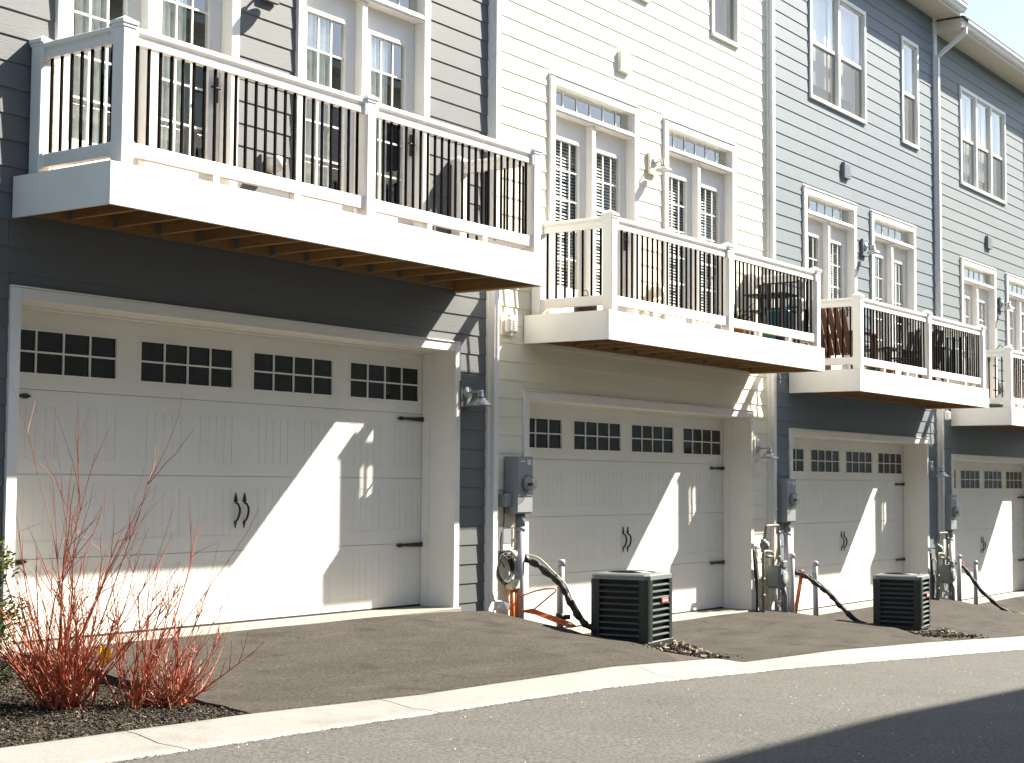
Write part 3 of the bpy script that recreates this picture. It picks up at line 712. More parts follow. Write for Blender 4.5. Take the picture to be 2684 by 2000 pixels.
bm = bm_new(); tube(bm, [(-.06,-.0,.0),(-.05,-.06,.0),(.02,-.07,.0)], .02, 8); part('elbow', bm, RUBBER, o)
bm = bm_new(); tube(bm, [(.02,-.07,.0),(.09,-.07,.0)], .032, 10); tube(bm, [(.09,-.07,.01),(.17,-.06,.02),(.26,-.05,-.01)], .015, 8); part('valve', bm, PVCW, o)
bm = bm_new(); tube(bm, [(.26,-.05,.0),(.30,-.05,-.02)], .028, 8); tube(bm, [(.24,-.03,.32),(.245,-.035,.2),(.22,-.05,.12),(.16,-.06,.03)], .013, 8); part('pipe', bm, BEIGE, o)
o = wallthing('splice_box', 'cream plastic box over orange conduits at the wall foot', 'utility box', 1, .19, .455)
bpart('cabinet', (0, .17, -.10, 0, .03, .13), BEIGE, o, bevel=.012)
zb = gz(6.37, -.1)-(FK[1]+.455)
for x in (.055, .115):
    bm = bm_new(); tube(bm, [(x,-.055,.03),(x-.01,-.06,zb-.02)], .024, 10); part('conduit', bm, ORANGE, o)
o = wallthing('conduit_stub', 'short pale conduit stubs on the wall left of the grey pipe', 'conduit', 1, .33, .78)
bm = bm_new(); tube(bm, [(0,-.03,.30),(0,-.03,.0)], .018, 8); tube(bm, [(.0,-.03,-.02),(.0,-.03,-.2)], .016, 8); part('pipe', bm, PVCW, o)
bpart('clip', (-.03, .03, -.06, .0, .16, .19), PVCW, o)
# orange cable on the ground
def gp(x, y, dz=.012): return (x, y, gz(x, y)+dz)
oc = thing('orange_cable', 'loops of orange cable trailing on the ground toward the nearest air conditioner', 'cable')
bm = bm_new()
tube(bm, [(6.352,-.03,-.10),(6.374,-.053,-.023),(6.418,-.133,.032),(6.477,-.241,.079),(6.529,-.334,.103),(6.569,-.408,.108),(6.585,-.425,.095),(6.575,-.418,.075),(6.551,-.375,.036),(6.507,-.295,-.041),(6.459,-.208,-.126)], .008, 8)
part('loop', bm, ORANGE, oc)
for q in range(4):
    bm = bm_new(); tube(bm, [(6.40+.01*q,-.07-.02*q,-.115),(6.44,-.16-.03*q,-.12+.01*q),(6.44+.01*q,-.28-.04*q,-.135),(6.42+.015*q,-.42-.04*q,-.165),(6.38+.03*q,-.58-.03*q,-.20),(6.40+.03*q,-.72,-.235)], .008, 8); part('strand', bm, ORANGE, oc)

def bollard(x, y, h, label, cat='post', lean=0, wire=True, clamp=False):
    z = gz(x, y); o = thing('utility_post', label, cat, (x, y, z), 'grey pipe posts by the meters')
    bm = bm_new(); tube(bm, [(0,0,-.1),(lean*.5,0,h*.5),(lean,0,h)], .036, 16); part('pipe', bm, PVC, o)
    bm = bm_new(); lathe(bm, [(.042,h-.05),(.043,h-.005),(.034,h+.012),(0,h+.015)], (lean,0,0), 'Z', 16); part('cap', bm, PVC, o)
    if wire:
        bm = bm_new(); tube(bm, [(lean-.02,-.02,h-.12),(lean-.10,-.03,h-.115),(lean-.14,-.03,h-.15),(lean-.14,-.03,h-.19),(lean-.10,-.03,h-.22),(lean-.02,-.02,h-.225)], .0035, 6); part('wire', bm, BLACK, o)
    if clamp:
        bm = bm_new(); lathe(bm, [(.037,.22),(.046,.22),(.046,.29),(.037,.29)], (lean*.3,0,0), 'Z', 16); box(bm, .02, .10, -.06, .0, .23, .275); part('clamp', bm, BLACK, o)
bollard(6.67, -.41, .80, 'grey pipe post with wire loop left of the nearest air conditioner', lean=.02, clamp=True)
bollard(12.32, -.22, .84, 'grey pipe post hiding part of the light blue house gas meter', wire=False)
bollard(12.88, -.30, .82, 'grey pipe post with wire behind the black hose of the second air conditioner', lean=-.03)
bollard(18.52, -.22, .84, 'left of two grey pipe posts by the farthest gas meter', wire=False)
bollard(18.98, -.33, .84, 'right of two grey pipe posts by the farthest garage door', lean=-.01)

def gasmeter(k, label):
    x0 = k*PW-.36; o = thing('gas_meter', label, 'gas meter', (x0, -.05, FK[k]), 'gas meters')
    zb = gz(x0, -.15)-FK[k]
    bm = bm_new(); box(bm, .0, .24, -.24, -.03, .40, .69); bmesh.ops.bevel(bm, geom=list(bm.edges), offset=.03, segments=3, affect='EDGES'); body = part('body', bm, GAS, o)
    bm = bm_new(); lathe(bm, [(.09,-.24),(.09,-.255),(.075,-.262),(0,-.262)], (.12,0,.53), 'Y', 20); part('diaphragm', bm, GAS, body)
    bpart('index', (.06, .18, -.255, -.2, .66, .745), METERD, body, bevel=.008)
    bm = bm_new()
    tube(bm, [(.04,-.12,.69),(.04,-.12,.80),(.03,-.12,.84),(-.02,-.12,.86),(-.18,-.12,.87),(-.22,-.12,.86),(-.235,-.12,.82),(-.235,-.12,zb-.03)], .019, 8)
    tube(bm, [(.20,-.12,.69),(.20,-.12,1.16),(.19,-.12,1.185),(-.14,-.12,1.185),(-.15,-.12,1.16),(-.15,-.06,.86)], .017, 8)
    tube(bm, [(-.15,-.12,.80),(.06,-.12,.80)], .016, 8); tube(bm, [(.24,-.12,1.0),(.24,-.12,.75),(.30,-.12,.72),(.30,-.12,zb-.02)], .013, 8)
    part('pipework', bm, PIPE, o)
    bm = bm_new(); lathe(bm, [(0,-.06),(.035,-.055),(.06,-.02),(.06,.02),(.035,.05),(0,.055)], (-.235,-.14,.95), 'Y', 16); tube(bm, [(-.235,-.12,.9),(-.235,-.12,1.02)], .03, 10); part('regulator', bm, METERD, o)
    for ux, z in ((.20,.67),(.20,.76),(.20,1.07),(-.235,.3),(-.235,.5)):
        bm = bm_new(); tube(bm, [(ux,-.12,z),(ux,-.12,z+.045)], .028, 8); part('union', bm, PIPE, o)
    bm = bm_new(); tube(bm, [(-.30,-.02,.9),(-.32,-.05,.6),(-.29,-.06,.35),(-.33,-.08,zb)], .014, 6); tube(bm, [(-.26,-.03,.86),(-.28,-.06,.5),(-.31,-.08,zb)], .010, 6); part('cables', bm, RUBBER, o)
    bm = bm_new(); tube(bm, [(-.1,-.02,.78),(-.04,-.03,.70),(-.04,-.03,zb+.1),(.02,-.04,zb+.05)], .014, 8); tube(bm, [(.32,-.02,1.14),(.33,-.02,.95),(.30,-.05,.75)], .013, 8); part('conduits', bm, BEIGE, o)
    bm = bm_new(); tube(bm, [(.24,-.16,.42),(.27,-.18,.30),(.27,-.18,zb)], .03, 8); part('riser', bm, METERD, o)
gasmeter(2, 'grey-green gas meter with rusty pipework at the light blue townhouse')
gasmeter(3, 'grey-green gas meter with pipework at the sage townhouse, farthest right')
o = thing('marker_stake', 'orange stake leaning behind the light blue house gas meter', 'stake', (12.62, -.16, gz(12.62,-.16)))
bm = bm_new(); tube(bm, [(-.13,0,-.03),(.10,-.02,.66)], .026, 8); part('conduit', bm, ORANGE, o)
o = thing('marker_tag', 'small red tag hanging by the farthest gas meter', 'tag', (18.72, -.2, FK[3]+.66)); bpart('plate', (0, .08, -.01, 0, 0, .06), REDL, o)

# ------------------------------------------------------------------ air conditioners
def aircon(x, y, rz, label):
    s, h = .615, .685; z = gz(x, y) + .045*(1+y/2.5)
    o = thing('air_conditioner', label, 'air conditioner', (x, y, z+.0), 'condenser units between the driveways', rz)
    bpart('pad', (.03, s-.03, .03, s-.03, -.12, .028), SOIL, o, bevel=.008)
    bpart('coil', (.045, s-.045, .045, s-.045, .03, h-.02), ACIN, o)
    bpart('base_pan', (.0, s, .0, s, .029, .075), ACD, o, bevel=.008)
    def postm():
        bm = bm_new(); pr = [(0,.10),(0,.035),(.010,.010),(.035,0),(.10,0),(.10,.018),(.045,.02),(.022,.045),(.018,.10)]
        a = [bm.verts.new((px,py,.0755)) for px, py in pr]; b = [bm.verts.new((px,py,h-.0305)) for px, py in pr]
        for i in range(len(pr)): bm.faces.new((a[i], b[i], b[(i+1)%len(pr)], a[(i+1)%len(pr)]))
        bm.faces.new(a); bm.faces.new(b); return mesh('corner_post', bm, ACD)
    pm = cached('acpost', postm)
    for i, (px, py) in enumerate(((0,0),(s,0),(s,s),(0,s))): link('corner_post', pm, o, (px, py, 0), rot=(0,0,i*math.pi/2))
    def louv():
        bm = bm_new(); L = s-.2+.004; pr = [(.004,.0),(.0,.004),(.002,.012),(.012,.018),(.03,.020),(.03,.014),(.012,.010)]
        a = [bm.verts.new((.098,py,pz)) for py, pz in pr]; b = [bm.verts.new((.098+L,py,pz)) for py, pz in pr]
        for i in range(len(pr)): bm.faces.new((a[i], b[i], b[(i+1)%len(pr)], a[(i+1)%len(pr)]))
        bm.faces.new(a); bm.faces.new(b[::-1]); return mesh('louvre', bm, ACF)
    lm = cached('aclouv', louv)
    for i, (px, py) in enumerate(((0,0),(s,0),(s,s),(0,s))):
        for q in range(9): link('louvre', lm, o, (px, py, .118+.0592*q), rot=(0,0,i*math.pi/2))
    bm = bm_new(); n = 40
    # top cap with a round opening
    outer = []; inner = []; inner2 = []; c = s/2
    for i in range(n):
        a = 2*math.pi*(i+.5)/n; dx, dy = math.cos(a), math.sin(a); m_ = max(abs(dx), abs(dy)); ex, ey = c+dx/m_*c, c+dy/m_*c
        ex = min(max(ex, .0), s); outer.append((bm.verts.new((ex, ey, h-.03)), bm.verts.new((ex, ey, h+.008)), bm.verts.new((c+(ex-c)*.94, c+(ey-c)*.94, h+.022))))
        inner.append(bm.verts.new((c+dx*.23, c+dy*.23, h+.03))); inner2.append(bm.verts.new((c+dx*.225, c+dy*.225, h-.02)))
    for i in range(n):
        j = (i+1) % n
        for p in range(2): bm.faces.new((outer[i][p], outer[j][p], outer[j][p+1], outer[i][p+1]))
        f = bm.faces.new((outer[i][2], outer[j][2], inner[j], inner[i])); bm.faces.new((inner[i], inner[j], inner2[j], inner2[i]))
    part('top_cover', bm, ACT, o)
    bm = bm_new()
    for q in range(1, 9): tube(bm, [(c+.027*q*math.cos(a), c+.027*q*math.sin(a), h+.036-.0006*q*q*.1) for a in [2*math.pi*i/24 for i in range(25)]], .0032, 5, cap=False)
    for q in range(6): a = q*math.pi/3; tube(bm, [(c+.02*math.cos(a), c+.02*math.sin(a), h+.037), (c+.235*math.cos(a), c+.235*math.sin(a), h+.031)], .004, 5)
    g_ = part('fan_grille', bm, BLACK, o)
    bm = bm_new()
    for q in range(3):
        a = q*2.094; v = [bm.verts.new(p) for p in ((c+.03*math.cos(a), c+.03*math.sin(a), h-.05), (c+.2*math.cos(a-.35), c+.2*math.sin(a-.35), h-.065), (c+.2*math.cos(a+.45), c+.2*math.sin(a+.45), h-.035), (c+.03*math.cos(a+.8), c+.03*math.sin(a+.8), h-.04))]; bm.faces.new(v)
    lathe(bm, [(0,h-.03),(.045,h-.03),(.045,h-.08),(0,h-.08)], (c,c,0), 'Z', 12); part('fan', bm, METERD, o)
    b = bpart('badge', (.30, .46, -.012, -.0005, .425, .475), REDL, o, bevel=.004); bpart('badge_script', (.315, .445, -.0135, -.0122, .442, .458), PALE, b)
    return o
aircon(6.755, -1.36, R(7), 'dark green-grey air conditioner nearest the camera, on the soil beside the cream house driveway')
aircon(12.93, -1.70, R(10), 'dark green-grey air conditioner between the cream and light blue house driveways')
def hose(label, pts, pts2):
    o = thing('refrigerant_hose', label, 'hose', pts[0]); p0 = Vector(pts[0])
    def smooth(P, n=6):
        out = []
        for i in range(len(P)-1):
            a, b, c, d = [Vector(P[min(max(i+q, 0), len(P)-1)]) for q in (-1,0,1,2)]
            for s in range(n):
                t = s/n; out.append(.5*((2*b)+(-a+c)*t+(2*a-5*b+4*c-d)*t*t+(-a+3*b-3*c+d)*t**3))
        return out+[Vector(P[-1])]
    sp = smooth(pts); bm = bm_new(); tube(bm, [p-p0 for p in sp], [.030+.007*math.sin(i*.9)*(1 if i > 3 else .4)+.003*math.sin(i*2.3) for i in range(len(sp))], 10); part('insulation', bm, RUBBER, o)
    sp = smooth(pts2); bm = bm_new(); tube(bm, [p-p0 for p in sp], .009, 6); part('copper_line', bm, BEIGE if 'nearest' in label else RUBBER, o)
hose('black insulated hose arching from the cream wall to the nearest air conditioner',
     [(6.46,-.03,.41),(6.48,-.078,.40),(6.5,-.149,.371),(6.528,-.25,.328),(6.552,-.336,.254),(6.582,-.445,.181),(6.597,-.499,.107),(6.61,-.546,.018),(6.627,-.608,-.093),(6.644,-.669,-.181),(6.665,-.74,-.24),(6.72,-.82,-.28)],
     [(6.46,-.03,.44),(6.483,-.085,.437),(6.524,-.225,.41),(6.547,-.302,.36),(6.57,-.379,.285),(6.593,-.456,.215),(6.615,-.522,.14),(6.633,-.577,.015),(6.653,-.65,-.11),(6.675,-.72,-.21),(6.72,-.8,-.27)])
hose('black insulated hose arching from the gas meter to the second air conditioner',
     [(12.59,-.03,.02),(12.612,-.087,.01),(12.64,-.178,-.017),(12.673,-.279,-.062),(12.704,-.38,-.142),(12.736,-.48,-.217),(12.764,-.569,-.297),(12.785,-.635,-.377),(12.815,-.728,-.471),(12.855,-.855,-.593),(12.9,-1.0,-.66)],
     [(12.60,-.03,.05),(12.65,-.178,.02),(12.683,-.279,-.03),(12.714,-.38,-.10),(12.746,-.48,-.18),(12.774,-.569,-.265),(12.80,-.635,-.345),(12.83,-.728,-.445),(12.87,-.855,-.57),(12.91,-1.0,-.65)])
hose('black insulated hose running from the farthest meter to the right picture edge',
     [(18.64,-.03,-.06),(18.664,-.083,-.086),(18.721,-.219,-.169),(18.759,-.309,-.303),(18.796,-.398,-.437),(18.833,-.487,-.562),(18.89,-.621,-.694),(18.952,-.77,-.825),(19.02,-.93,-.90),(19.2,-1.15,-.93),(19.5,-1.35,-.95),(19.9,-1.5,-.97)],
     [(18.65,-.03,-.04),(18.674,-.083,-.06),(18.735,-.219,-.14),(18.772,-.309,-.27),(18.81,-.398,-.40),(18.85,-.487,-.53),(18.905,-.621,-.66),(18.97,-.77,-.79),(19.04,-.93,-.87),(19.22,-1.15,-.91)])
# white twin vent hoods below the balconies
for k, lb in ((1, 'pair of ribbed white vent hoods on the cream wall under the nearest balcony end'), (3, 'pair of ribbed white vent hoods on the sage wall under the third balcony')):
    o = thing('vent_hoods', lb, 'vent', (k*PW+.12, -.02, FK[k]+2.98))
    bpart('plate', (-.03, .2, -.015, .0, -.02, .19), SIDE[k], o)
    for i in range(2):
        bm = bm_new(); box(bm, .0+.09*i, .075+.09*i, -.075, -.0155, .0, .15); h = part('hood', bm, PVCW, o, bevel=.02)
        for q in range(5): bpart('rib', (.006+.09*i, .069+.09*i, -.079, -.0755, .025+.024*q, .033+.024*q), PVCW, h)

# ------------------------------------------------------------------ things on the balconies
DT = BZ1+.004
def onb(k, u, y): return (k*PW+u, y, FK[k]+DT)
o = thing('bar_table', 'small black metal table at the right end of the cream house balcony', 'table', onb(1, 4.97, -.55))
bm = bm_new(); box(bm, -.20, .20, -.26, .26, .605, .63)
part('table_top', bm, CHARC, o, bevel=.004)
for sx in (-1, 1):
    for sy in (-1, 1): bpart('leg', (sx*.17-.012, sx*.17+.012, sy*.23-.012, sy*.23+.012, 0, .604), CHARC, o)
o = thing('slat_back_chair', 'black slat-backed chair behind the small table on the cream balcony', 'chair', onb(1, 5.10, -.53))
bpart('seat', (-.22, .16, -.22, .22, .42, .445), CHARC, o)
for sy in (-1, 1):
    bpart('leg', (-.21, -.185, sy*.20-.012, sy*.20+.012, 0, .419), CHARC, o); bpart('leg', (.17, .195, sy*.235-.013, sy*.235+.013, 0, .83), CHARC, o)
for yy in (-.14, -.045, .05, .145): bpart('back_slat', (.172, .186, yy-.020, yy+.020, .50, .80), CHARC, o)
for z in (.49, .80): bpart('back_rail', (.171, .188, -.22, .22, z, z+.016), CHARC, o)
def pot(k, u, y, r, h, mt, label, plant=None, name='plant_pot'):
    o = thing(name, label, 'pot', onb(k, u, y)); bm = bm_new()
    lathe(bm, [(0,0),(r*.72,0),(r,h*.92),(r*1.06,h*.92),(r*1.06,h),(r*.94,h),(r*.92,h*.9),(0,h*.88)], (0,0,0), 'Z', 18); part('pot', bm, mt, o)
    if plant == 'spiky':
        for q in range(13):
            a = q*2.4; l = .28+.14*random.random(); tilt = .15+.55*(q/13); bm = bm_new(); pts = []
            for s in range(5): t = s/4; pts.append((math.cos(a)*l*t*math.sin(tilt+.5*t), math.sin(a)*l*t*math.sin(tilt+.5*t), h*.88+l*t*math.cos(tilt+.35*t)))
            tube(bm, pts, [.012,.014,.011,.007,.001], 4); part('leaf', bm, PLANT, o)
    return o
pot(1, 3.92, -.62, .09, .14, TERRA, 'spiky leaved plant in a pot on the cream balcony', 'spiky')
pot(1, 4.92, -.66, .15, .42, BLUEP, 'deep blue glazed pot under the small black table')
pot(1, 4.62, -.68, .10, .16, TEAL, 'small teal pot beside the deep blue pot')
o = thing('lantern', 'dark low lantern on the cream balcony floor near its left end', 'lantern', onb(1, 1.0, -.42))
bm = bm_new(); lathe(bm, [(0,0),(.10,0),(.12,.03),(.12,.14),(.15,.16),(.13,.19),(.03,.22),(0,.22)], (0,0,0), 'Z', 16); part('body', bm, CHARC, o)
bm = bm_new(); tube(bm, [(-.05,0,.2),(-.045,0,.26),(0,0,.285),(.045,0,.26),(.05,0,.2)], .006, 6); part('handle', bm, CHARC, o)
def adirondack(k, u, y, rz, mt, label):
    o = thing('slatted_chair', label, 'chair', onb(k, u, y), 'slatted deck chairs', rz)
    def tilted(x0, x1, th=.018, l0=0, l1=.78):
        bm = bm_new(); v = box(bm, x0, x1, 0, th, l0, l1); 
        bmesh.ops.rotate(bm, verts=bm.verts, cent=(0,0,0), matrix=Matrix.Rotation(R(-24), 3, 'X')); bmesh.ops.translate(bm, verts=bm.verts, vec=(0,.16,.24)); return bm
    for i in range(6): part('back_slat', tilted(-.27+.092*i, -.27+.092*i+.078, l1=.62+.06*math.sin(math.pi*(i+.5)/6)), mt, o)
    part('back_brace', tilted(-.28, .28, .04, .25, .31), mt, o)
    for i in range(5): bpart('seat_slat', (-.27, .27, -.32+.095*i, -.32+.095*i+.08, .36-.022*i, .38-.022*i), mt, o)
    for sx in (-1, 1):
        bpart('arm', (sx*.33-.05, sx*.33+.05, -.38, .34, .52, .542), mt, o); bpart('front_leg', (sx*.33-.04, sx*.33+.04, -.33, -.30, 0, .519), mt, o)
        bpart('rear_leg', (sx*.30-.012, sx*.30+.012, .22, .30, 0, .519), mt, o)
    return o
adirondack(2, 1.28, -.40, R(88), TEAK, 'brown slatted chair at the left end of the light blue house balcony')
adirondack(2, 3.85, -.50, R(-88), CHARC, 'black slatted chair on the right half of the light blue house balcony')
o = thing('side_table', 'low black side table on the light blue house balcony', 'table', onb(2, 2.55, -.42))
bpart('table_top', (-.2,.2,-.2,.2,.40,.42), CHARC, o)
for sx in (-1,1):
    for sy in (-1,1): bpart('leg', (sx*.17-.012, sx*.17+.012, sy*.17-.012, sy*.17+.012, 0, .399), CHARC, o)
pot(2, 1.75, -.70, .09, .15, TEAL, 'pale teal pot behind the balusters of the light blue balcony')
pot(2, .95, -.80, .08, .12, TERRA, 'terracotta pot at the left end of the light blue balcony')
pot(2, 2.2, -.70, .08, .13, TERRA, 'terracotta pot near the middle of the light blue balcony')
o = thing('plant_stand', 'black plant stand on the far right balcony', 'plant stand', onb(3, .92, -.62))
bm = bm_new(); tube(bm, [(0,0,0),(0,0,.95)], .012, 8); lathe(bm, [(0,0),(.14,0),(.13,.02),(0,.03)], (0,0,0), 'Z', 16); tube(bm, [(0,0,.95),(.08,-.05,1.05),(.16,-.1,1.0)], .008, 6); part('pole', bm, CHARC, o)
for z in (.3,.5,.7): 
    bm = bm_new(); tube(bm, [(-.1,0,z),(.1,0,z)], .01, 6); part('rung', bm, CHARC, o)

o = thing('rolled_mat', 'rolled green mat lying on the far right balcony', 'mat', onb(3, .86, -.55))
bm = bm_new(); tube(bm, [(0,-.2,.04),(0,.2,.04)], .04, 12); part('roll', bm, PLANT, o)
# ------------------------------------------------------------------ planting bed
def bez(p0, d, L, bend, n):
    pts = [Vector(p0)]; d = Vector(d).normalized()
    for i in range(n):
        d = (d+Vector((random.gauss(0,bend), random.gauss(0,bend), random.gauss(0,bend)+.035))).normalized(); pts.append(pts[-1]+d*L/n)
    return pts
def dogwood(x, y, n, hmin, hmax, spread, label, lean=(0,0)):
    z = gz(x, y); o = thing('red_twig_shrub', label, 'shrub', (x, y, z), 'red twig shrubs in the bed')
    tw = bm_new(); tw2 = bm_new()
    for i in range(n):
        a = random.random()*2*math.pi; s = spread*math.sqrt(random.random()); L = hmin+(hmax-hmin)*random.random()**2.3
        if s > spread*.7: L *= .8
        r0 = random.uniform(.004,.008); b0 = (random.gauss(0,.06), random.gauss(0,.05), -.02)
        pts = bez(b0, (math.cos(a)*s+lean[0], math.sin(a)*s+lean[1], 1), L, .075, 9)
        bm = bm_new(); tube(bm, pts, [r0*(1-.75*q/9) for q in range(10)], 5); part('stem', bm, TWIG if random.random() < .72 else TWIGB, o)
        for q in range(random.randint(3,7)):
            j = random.randint(2,8); d = (pts[j]-pts[j-1]).normalized()+Vector((random.gauss(0,.4),random.gauss(0,.4),random.uniform(0,.3)))
            p2 = bez(pts[j], d, L*random.uniform(.15,.42), .08, 5); b_ = tw if random.random() < .65 else tw2
            tube(b_, p2, [r0*.5*(1-.7*s_/5) for s_ in range(6)], 4)
            if random.random() < .5: tube(b_, bez(p2[2], (p2[3]-p2[2])+Vector((random.gauss(0,.05),random.gauss(0,.05),.01)), L*.14, .1, 3), [r0*.3,r0*.25,r0*.2,r0*.1], 4)
    tag(part('twigs', tw, TWIG, o), kind='stuff'); tag(part('fine_twigs', tw2, TWIGB, o), kind='stuff')
random.seed(11)
dogwood(-.22, -1.60, 100, .48, 1.6, 1.08, 'largest leafless red twig shrub at the left edge of the bed')
dogwood(.06, -1.86, 30, .38, 1.5, .62, 'tall sparse red twig shrub in the middle of the bed')
dogwood(.26, -1.94, 52, .28, .9, 1.25, 'small low red twig shrub at the bed end by the asphalt', lean=(.1,-.1))
random.seed(21)
x, y = -.79, -1.25; z = gz(x, y)
o = thing('evergreen_shrub', 'dense green evergreen shrub at the far left edge behind the red twigs', 'shrub', (x, y, z))
bm = bm_new()
for q in range(7): tube(bm, bez((random.gauss(0,.03),random.gauss(0,.03),-.02), (random.gauss(0,.2),random.gauss(0,.2),1), 1.0, .05, 6), [.014,.012,.01,.008,.006,.004,.002], 5)
part('trunk', bm, TWIGB, o)
bm = bm_new()
for q in range(11000):
    h = random.random(); rr = .36*(1-abs(h-.4)**1.5)*math.sqrt(random.random())*(1+.25*math.sin(h*17+q % 3)); a = random.random()*6.283
    c = Vector((rr*math.cos(a), rr*math.sin(a), .12+h*.95)); d = Vector((math.cos(a)+random.gauss(0,.5), math.sin(a)+random.gauss(0,.5), random.uniform(-.1,1))).normalized()
    s = d.cross(Vector((random.gauss(0,1),random.gauss(0,1),random.gauss(0,1)))).normalized()*.007; L = random.uniform(.022,.045)
    bm.faces.new([bm.verts.new(p) for p in (c, c+d*L*.5+s, c+d*L, c+d*L*.5-s)])
tag(part('crown', bm, LEAF, o), kind='stuff')
o = thing('marking_flag', 'small bright yellow flag among the red twigs', 'flag', (-.02, -1.62, gz(-.02,-1.62)))
bm = bm_new(); tube(bm, [(0,0,-.03),(.01,0,.36)], .0022, 5); part('wire', bm, BLACK, o)
bm = bm_new(); n = 6; rows = []
for i in range(n+1):
    t = i/n; yy = .014*math.sin(t*5); rows.append((bm.verts.new((.01+.075*t, yy, .345-.03*t)), bm.verts.new((.01+.06*t, yy+.01*math.sin(t*4), .20+.05*t))))
for a, b in zip(rows, rows[1:]): f = bm.faces.new((a[0], b[0], b[1], a[1])); f.smooth = True
part('cloth', bm, YEL, o)

def chips(name, n, area, size, mt, label, cat, flat=.25, jit=.012, seed=3, hh=None):
    rnd = random.Random(seed); V = []; F = []
    for q in range(n):
        x, y, w = area(rnd)
        z = gz(x, y)+rnd.uniform(-.004, jit)*w+(hh(x, y) if hh else 0); L = size*rnd.uniform(.4,1.5)*w; B = L*rnd.uniform(.2,.5); T = L*flat*rnd.uniform(.4,1.3)
        e = Matrix.Rotation(rnd.random()*6.28, 3, 'Z') @ Matrix.Rotation(rnd.gauss(0,.45), 3, 'X') @ Matrix.Rotation(rnd.gauss(0,.35), 3, 'Y'); b = len(V)
        for p in ((-L,-B,-T),(L,-B*.6,-T),(L*.8,B,-T),(-L*.9,B*.8,-T),(-L*.8,-B*.7,T),(L*.9,-B*.5,T),(L*.6,B*.8,T),(-L*.7,B*.6,T)):
            v = e @ Vector((p[0]*rnd.uniform(.8,1.2), p[1], p[2])); V.append((x+v.x, y+v.y, z+v.z+T*.6))
        F += [(b+4,b+5,b+6,b+7),(b,b+1,b+5,b+4),(b+1,b+2,b+6,b+5),(b+2,b+3,b+7,b+6),(b+3,b,b+4,b+7)]
    me = bpy.data.meshes.new(name); me.from_pydata(V, [], F); me.materials.append(mt); o = link(name, me); return tag(o, label, cat, kind='stuff')
def bed(r):
    while True:
        x, y = r.uniform(-2.2,.62), r.uniform(-2.52,-.08)
        if x < edge(LE[0], y)+.01: return x, y, 1
chips('mulch', 26000, bed, .0115, CHIP, 'dark shredded bark mulch covering the planting bed', 'mulch', .22)
chips('pale_mulch', 3200, bed, .008, mat('mulch_pale', (.22,.17,.11), .9, noise=.4, nscale=40), 'paler bark pieces scattered over the mulch', 'mulch', .2, .02, seed=5)
def heap(cx, cy, rx, ry):
    def f(r): return r.gauss(cx, rx), max(r.gauss(cy, ry), -2.49), 1
    return f
for i, (cx, cy, rx, ry, ht, lb) in enumerate(((6.62,-1.78,.17,.15,.09,'heap of pale rubble and soil below the nearest air conditioner'), (12.85,-2.02,.22,.12,.05,'pale rubble at the foot of the second air conditioner'), (12.62,-.62,.12,.28,.03,'line of pale stones between the pipe posts and the second air conditioner'))):
    hf = lambda x, y, cx=cx, cy=cy, rx=rx, ry=ry, ht=ht: ht*math.exp(-((x-cx)/rx/1.2)**2-((y-cy)/ry/1.2)**2)
    chips('rubble', 170, heap(cx, cy, rx, ry), .019, GRAV, lb, 'rubble', .6, .03, seed=30+i, hh=hf)
    chips('rubble_soil', 1500, heap(cx, cy, rx*1.2, ry*1.2), .016, CHIP, 'dark soil crumbs mixed into the '+lb, 'soil', .5, .02, seed=40+i, hh=hf)
rnd = random.Random(77); V = []; F = []
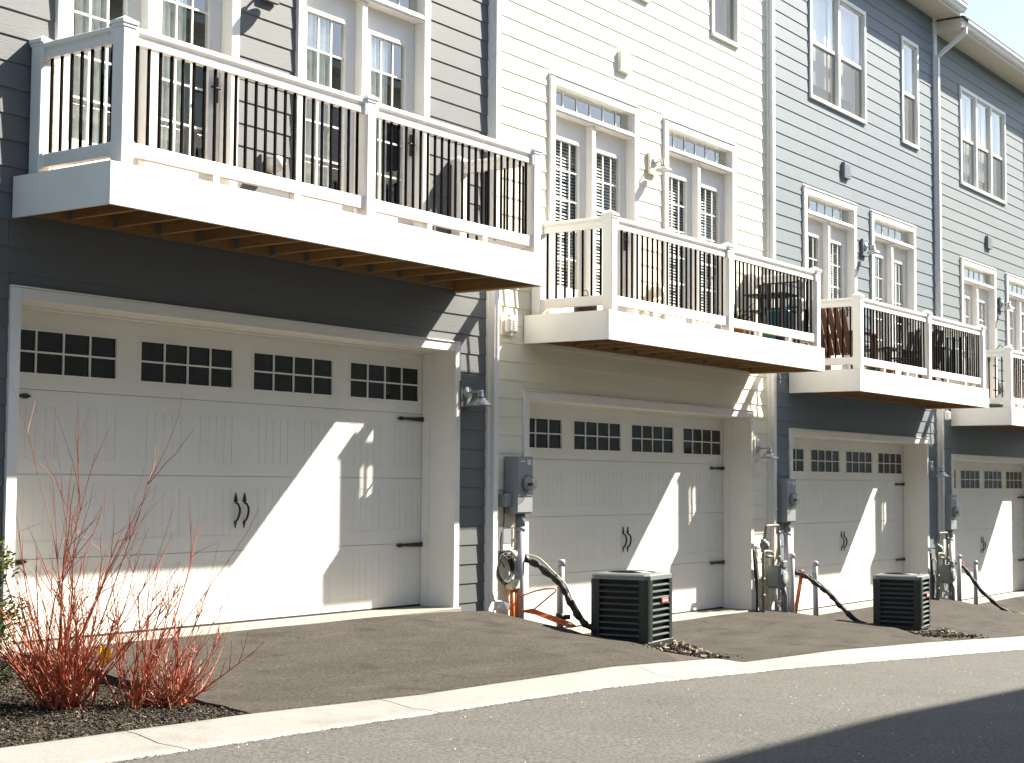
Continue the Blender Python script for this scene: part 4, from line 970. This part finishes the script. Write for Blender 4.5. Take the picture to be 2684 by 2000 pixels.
for q in range(220):
    x, y = rnd.uniform(-2, 12), rnd.uniform(-6.2, -3.05); z = kf(x)-.006*min(-3-y, 3); r_ = rnd.uniform(.002,.006); b_ = len(V)
    for p in ((-1,-.6,0),(1,-.7,0),(.8,.9,0),(-.7,.8,0),(.1,0,1.1)): V.append((x+p[0]*r_*rnd.uniform(.7,1.2), y+p[1]*r_, z+p[2]*r_))
    F += [(b_,b_+1,b_+4),(b_+1,b_+2,b_+4),(b_+2,b_+3,b_+4),(b_+3,b_,b_+4)]
def edgegrit(r):
    return r.uniform(-2.5, 20), (r.choice((-3.015, -3.01, -2.49)) + r.gauss(0, .014)), 1
gz_, gz = gz, (lambda x, y: kf(x)+.002 if y < -2.8 else kb(x)+.002)
chips('kerb_grit', 9000, edgegrit, .0028, mat('grit', (.10,.08,.055), .9, noise=.4, nscale=60), 'dark grit lying along both edges of the kerb', 'grit', .5, .004, seed=66)
gz = gz_
me = bpy.data.meshes.new('pebbles'); me.from_pydata(V, [], F); me.materials.append(mat('pebble', (.62,.58,.50), .8, rnd=0)); tag(link('pebbles', me), 'tiny pale pebbles strewn over the road', 'pebbles', kind='stuff')

# ------------------------------------------------------------------ row across the alley, behind the camera (casts the road shadow; pale walls and low far end chosen for fill and reflections)
o = thing('opposite_townhouse', 'row of townhouses across the alley whose shadow lies on the road', 'house', (0, 0, 0))
OPW = mat('opposite_siding', (.62, .60, .55), .7, noise=.04)
bpart('wall', (-16, 42, -20, -10.65, -3, 9.0), OPW, o); bpart('wall', (42.01, 110, -20, -10.7, -6, 5.4), OPW, o)
bpart('eave', (-16.2, 42.2, -10.6495, -10.24, 8.86, 9.0), GUTT, o)
bm = bm_new(); v = [bm.verts.new(p) for p in ((-16.3,-10.2,9.01),(42.3,-10.2,9.01),(42.3,-15.3,10.0),(-16.3,-15.3,10.0),(42.3,-20.4,9.01),(-16.3,-20.4,9.01))]
bm.faces.new((v[0],v[1],v[2],v[3])); bm.faces.new((v[3],v[2],v[4],v[5])); part('roof', bm, SHING, o)
for i in range(9):
    for z, h in ((1.0-.25*i*.5, 2.3), (4.6-.1*i, 2.1), (7.0-.0*i, 1.5)):
        if z < 2: continue
        w_ = bpart('window', (-14+6.1*i, -12.4+6.1*i, -10.655, -10.6, z, z+h), GGLASS, o)
        bm = bm_new(); holes(bm, -14.1+6.1*i, -12.3+6.1*i, z-.1, z+h+.1, [(-14+6.1*i, -12.4+6.1*i, z, z+h)], -10.58, -.07); part('frame', bm, TRIM, w_)
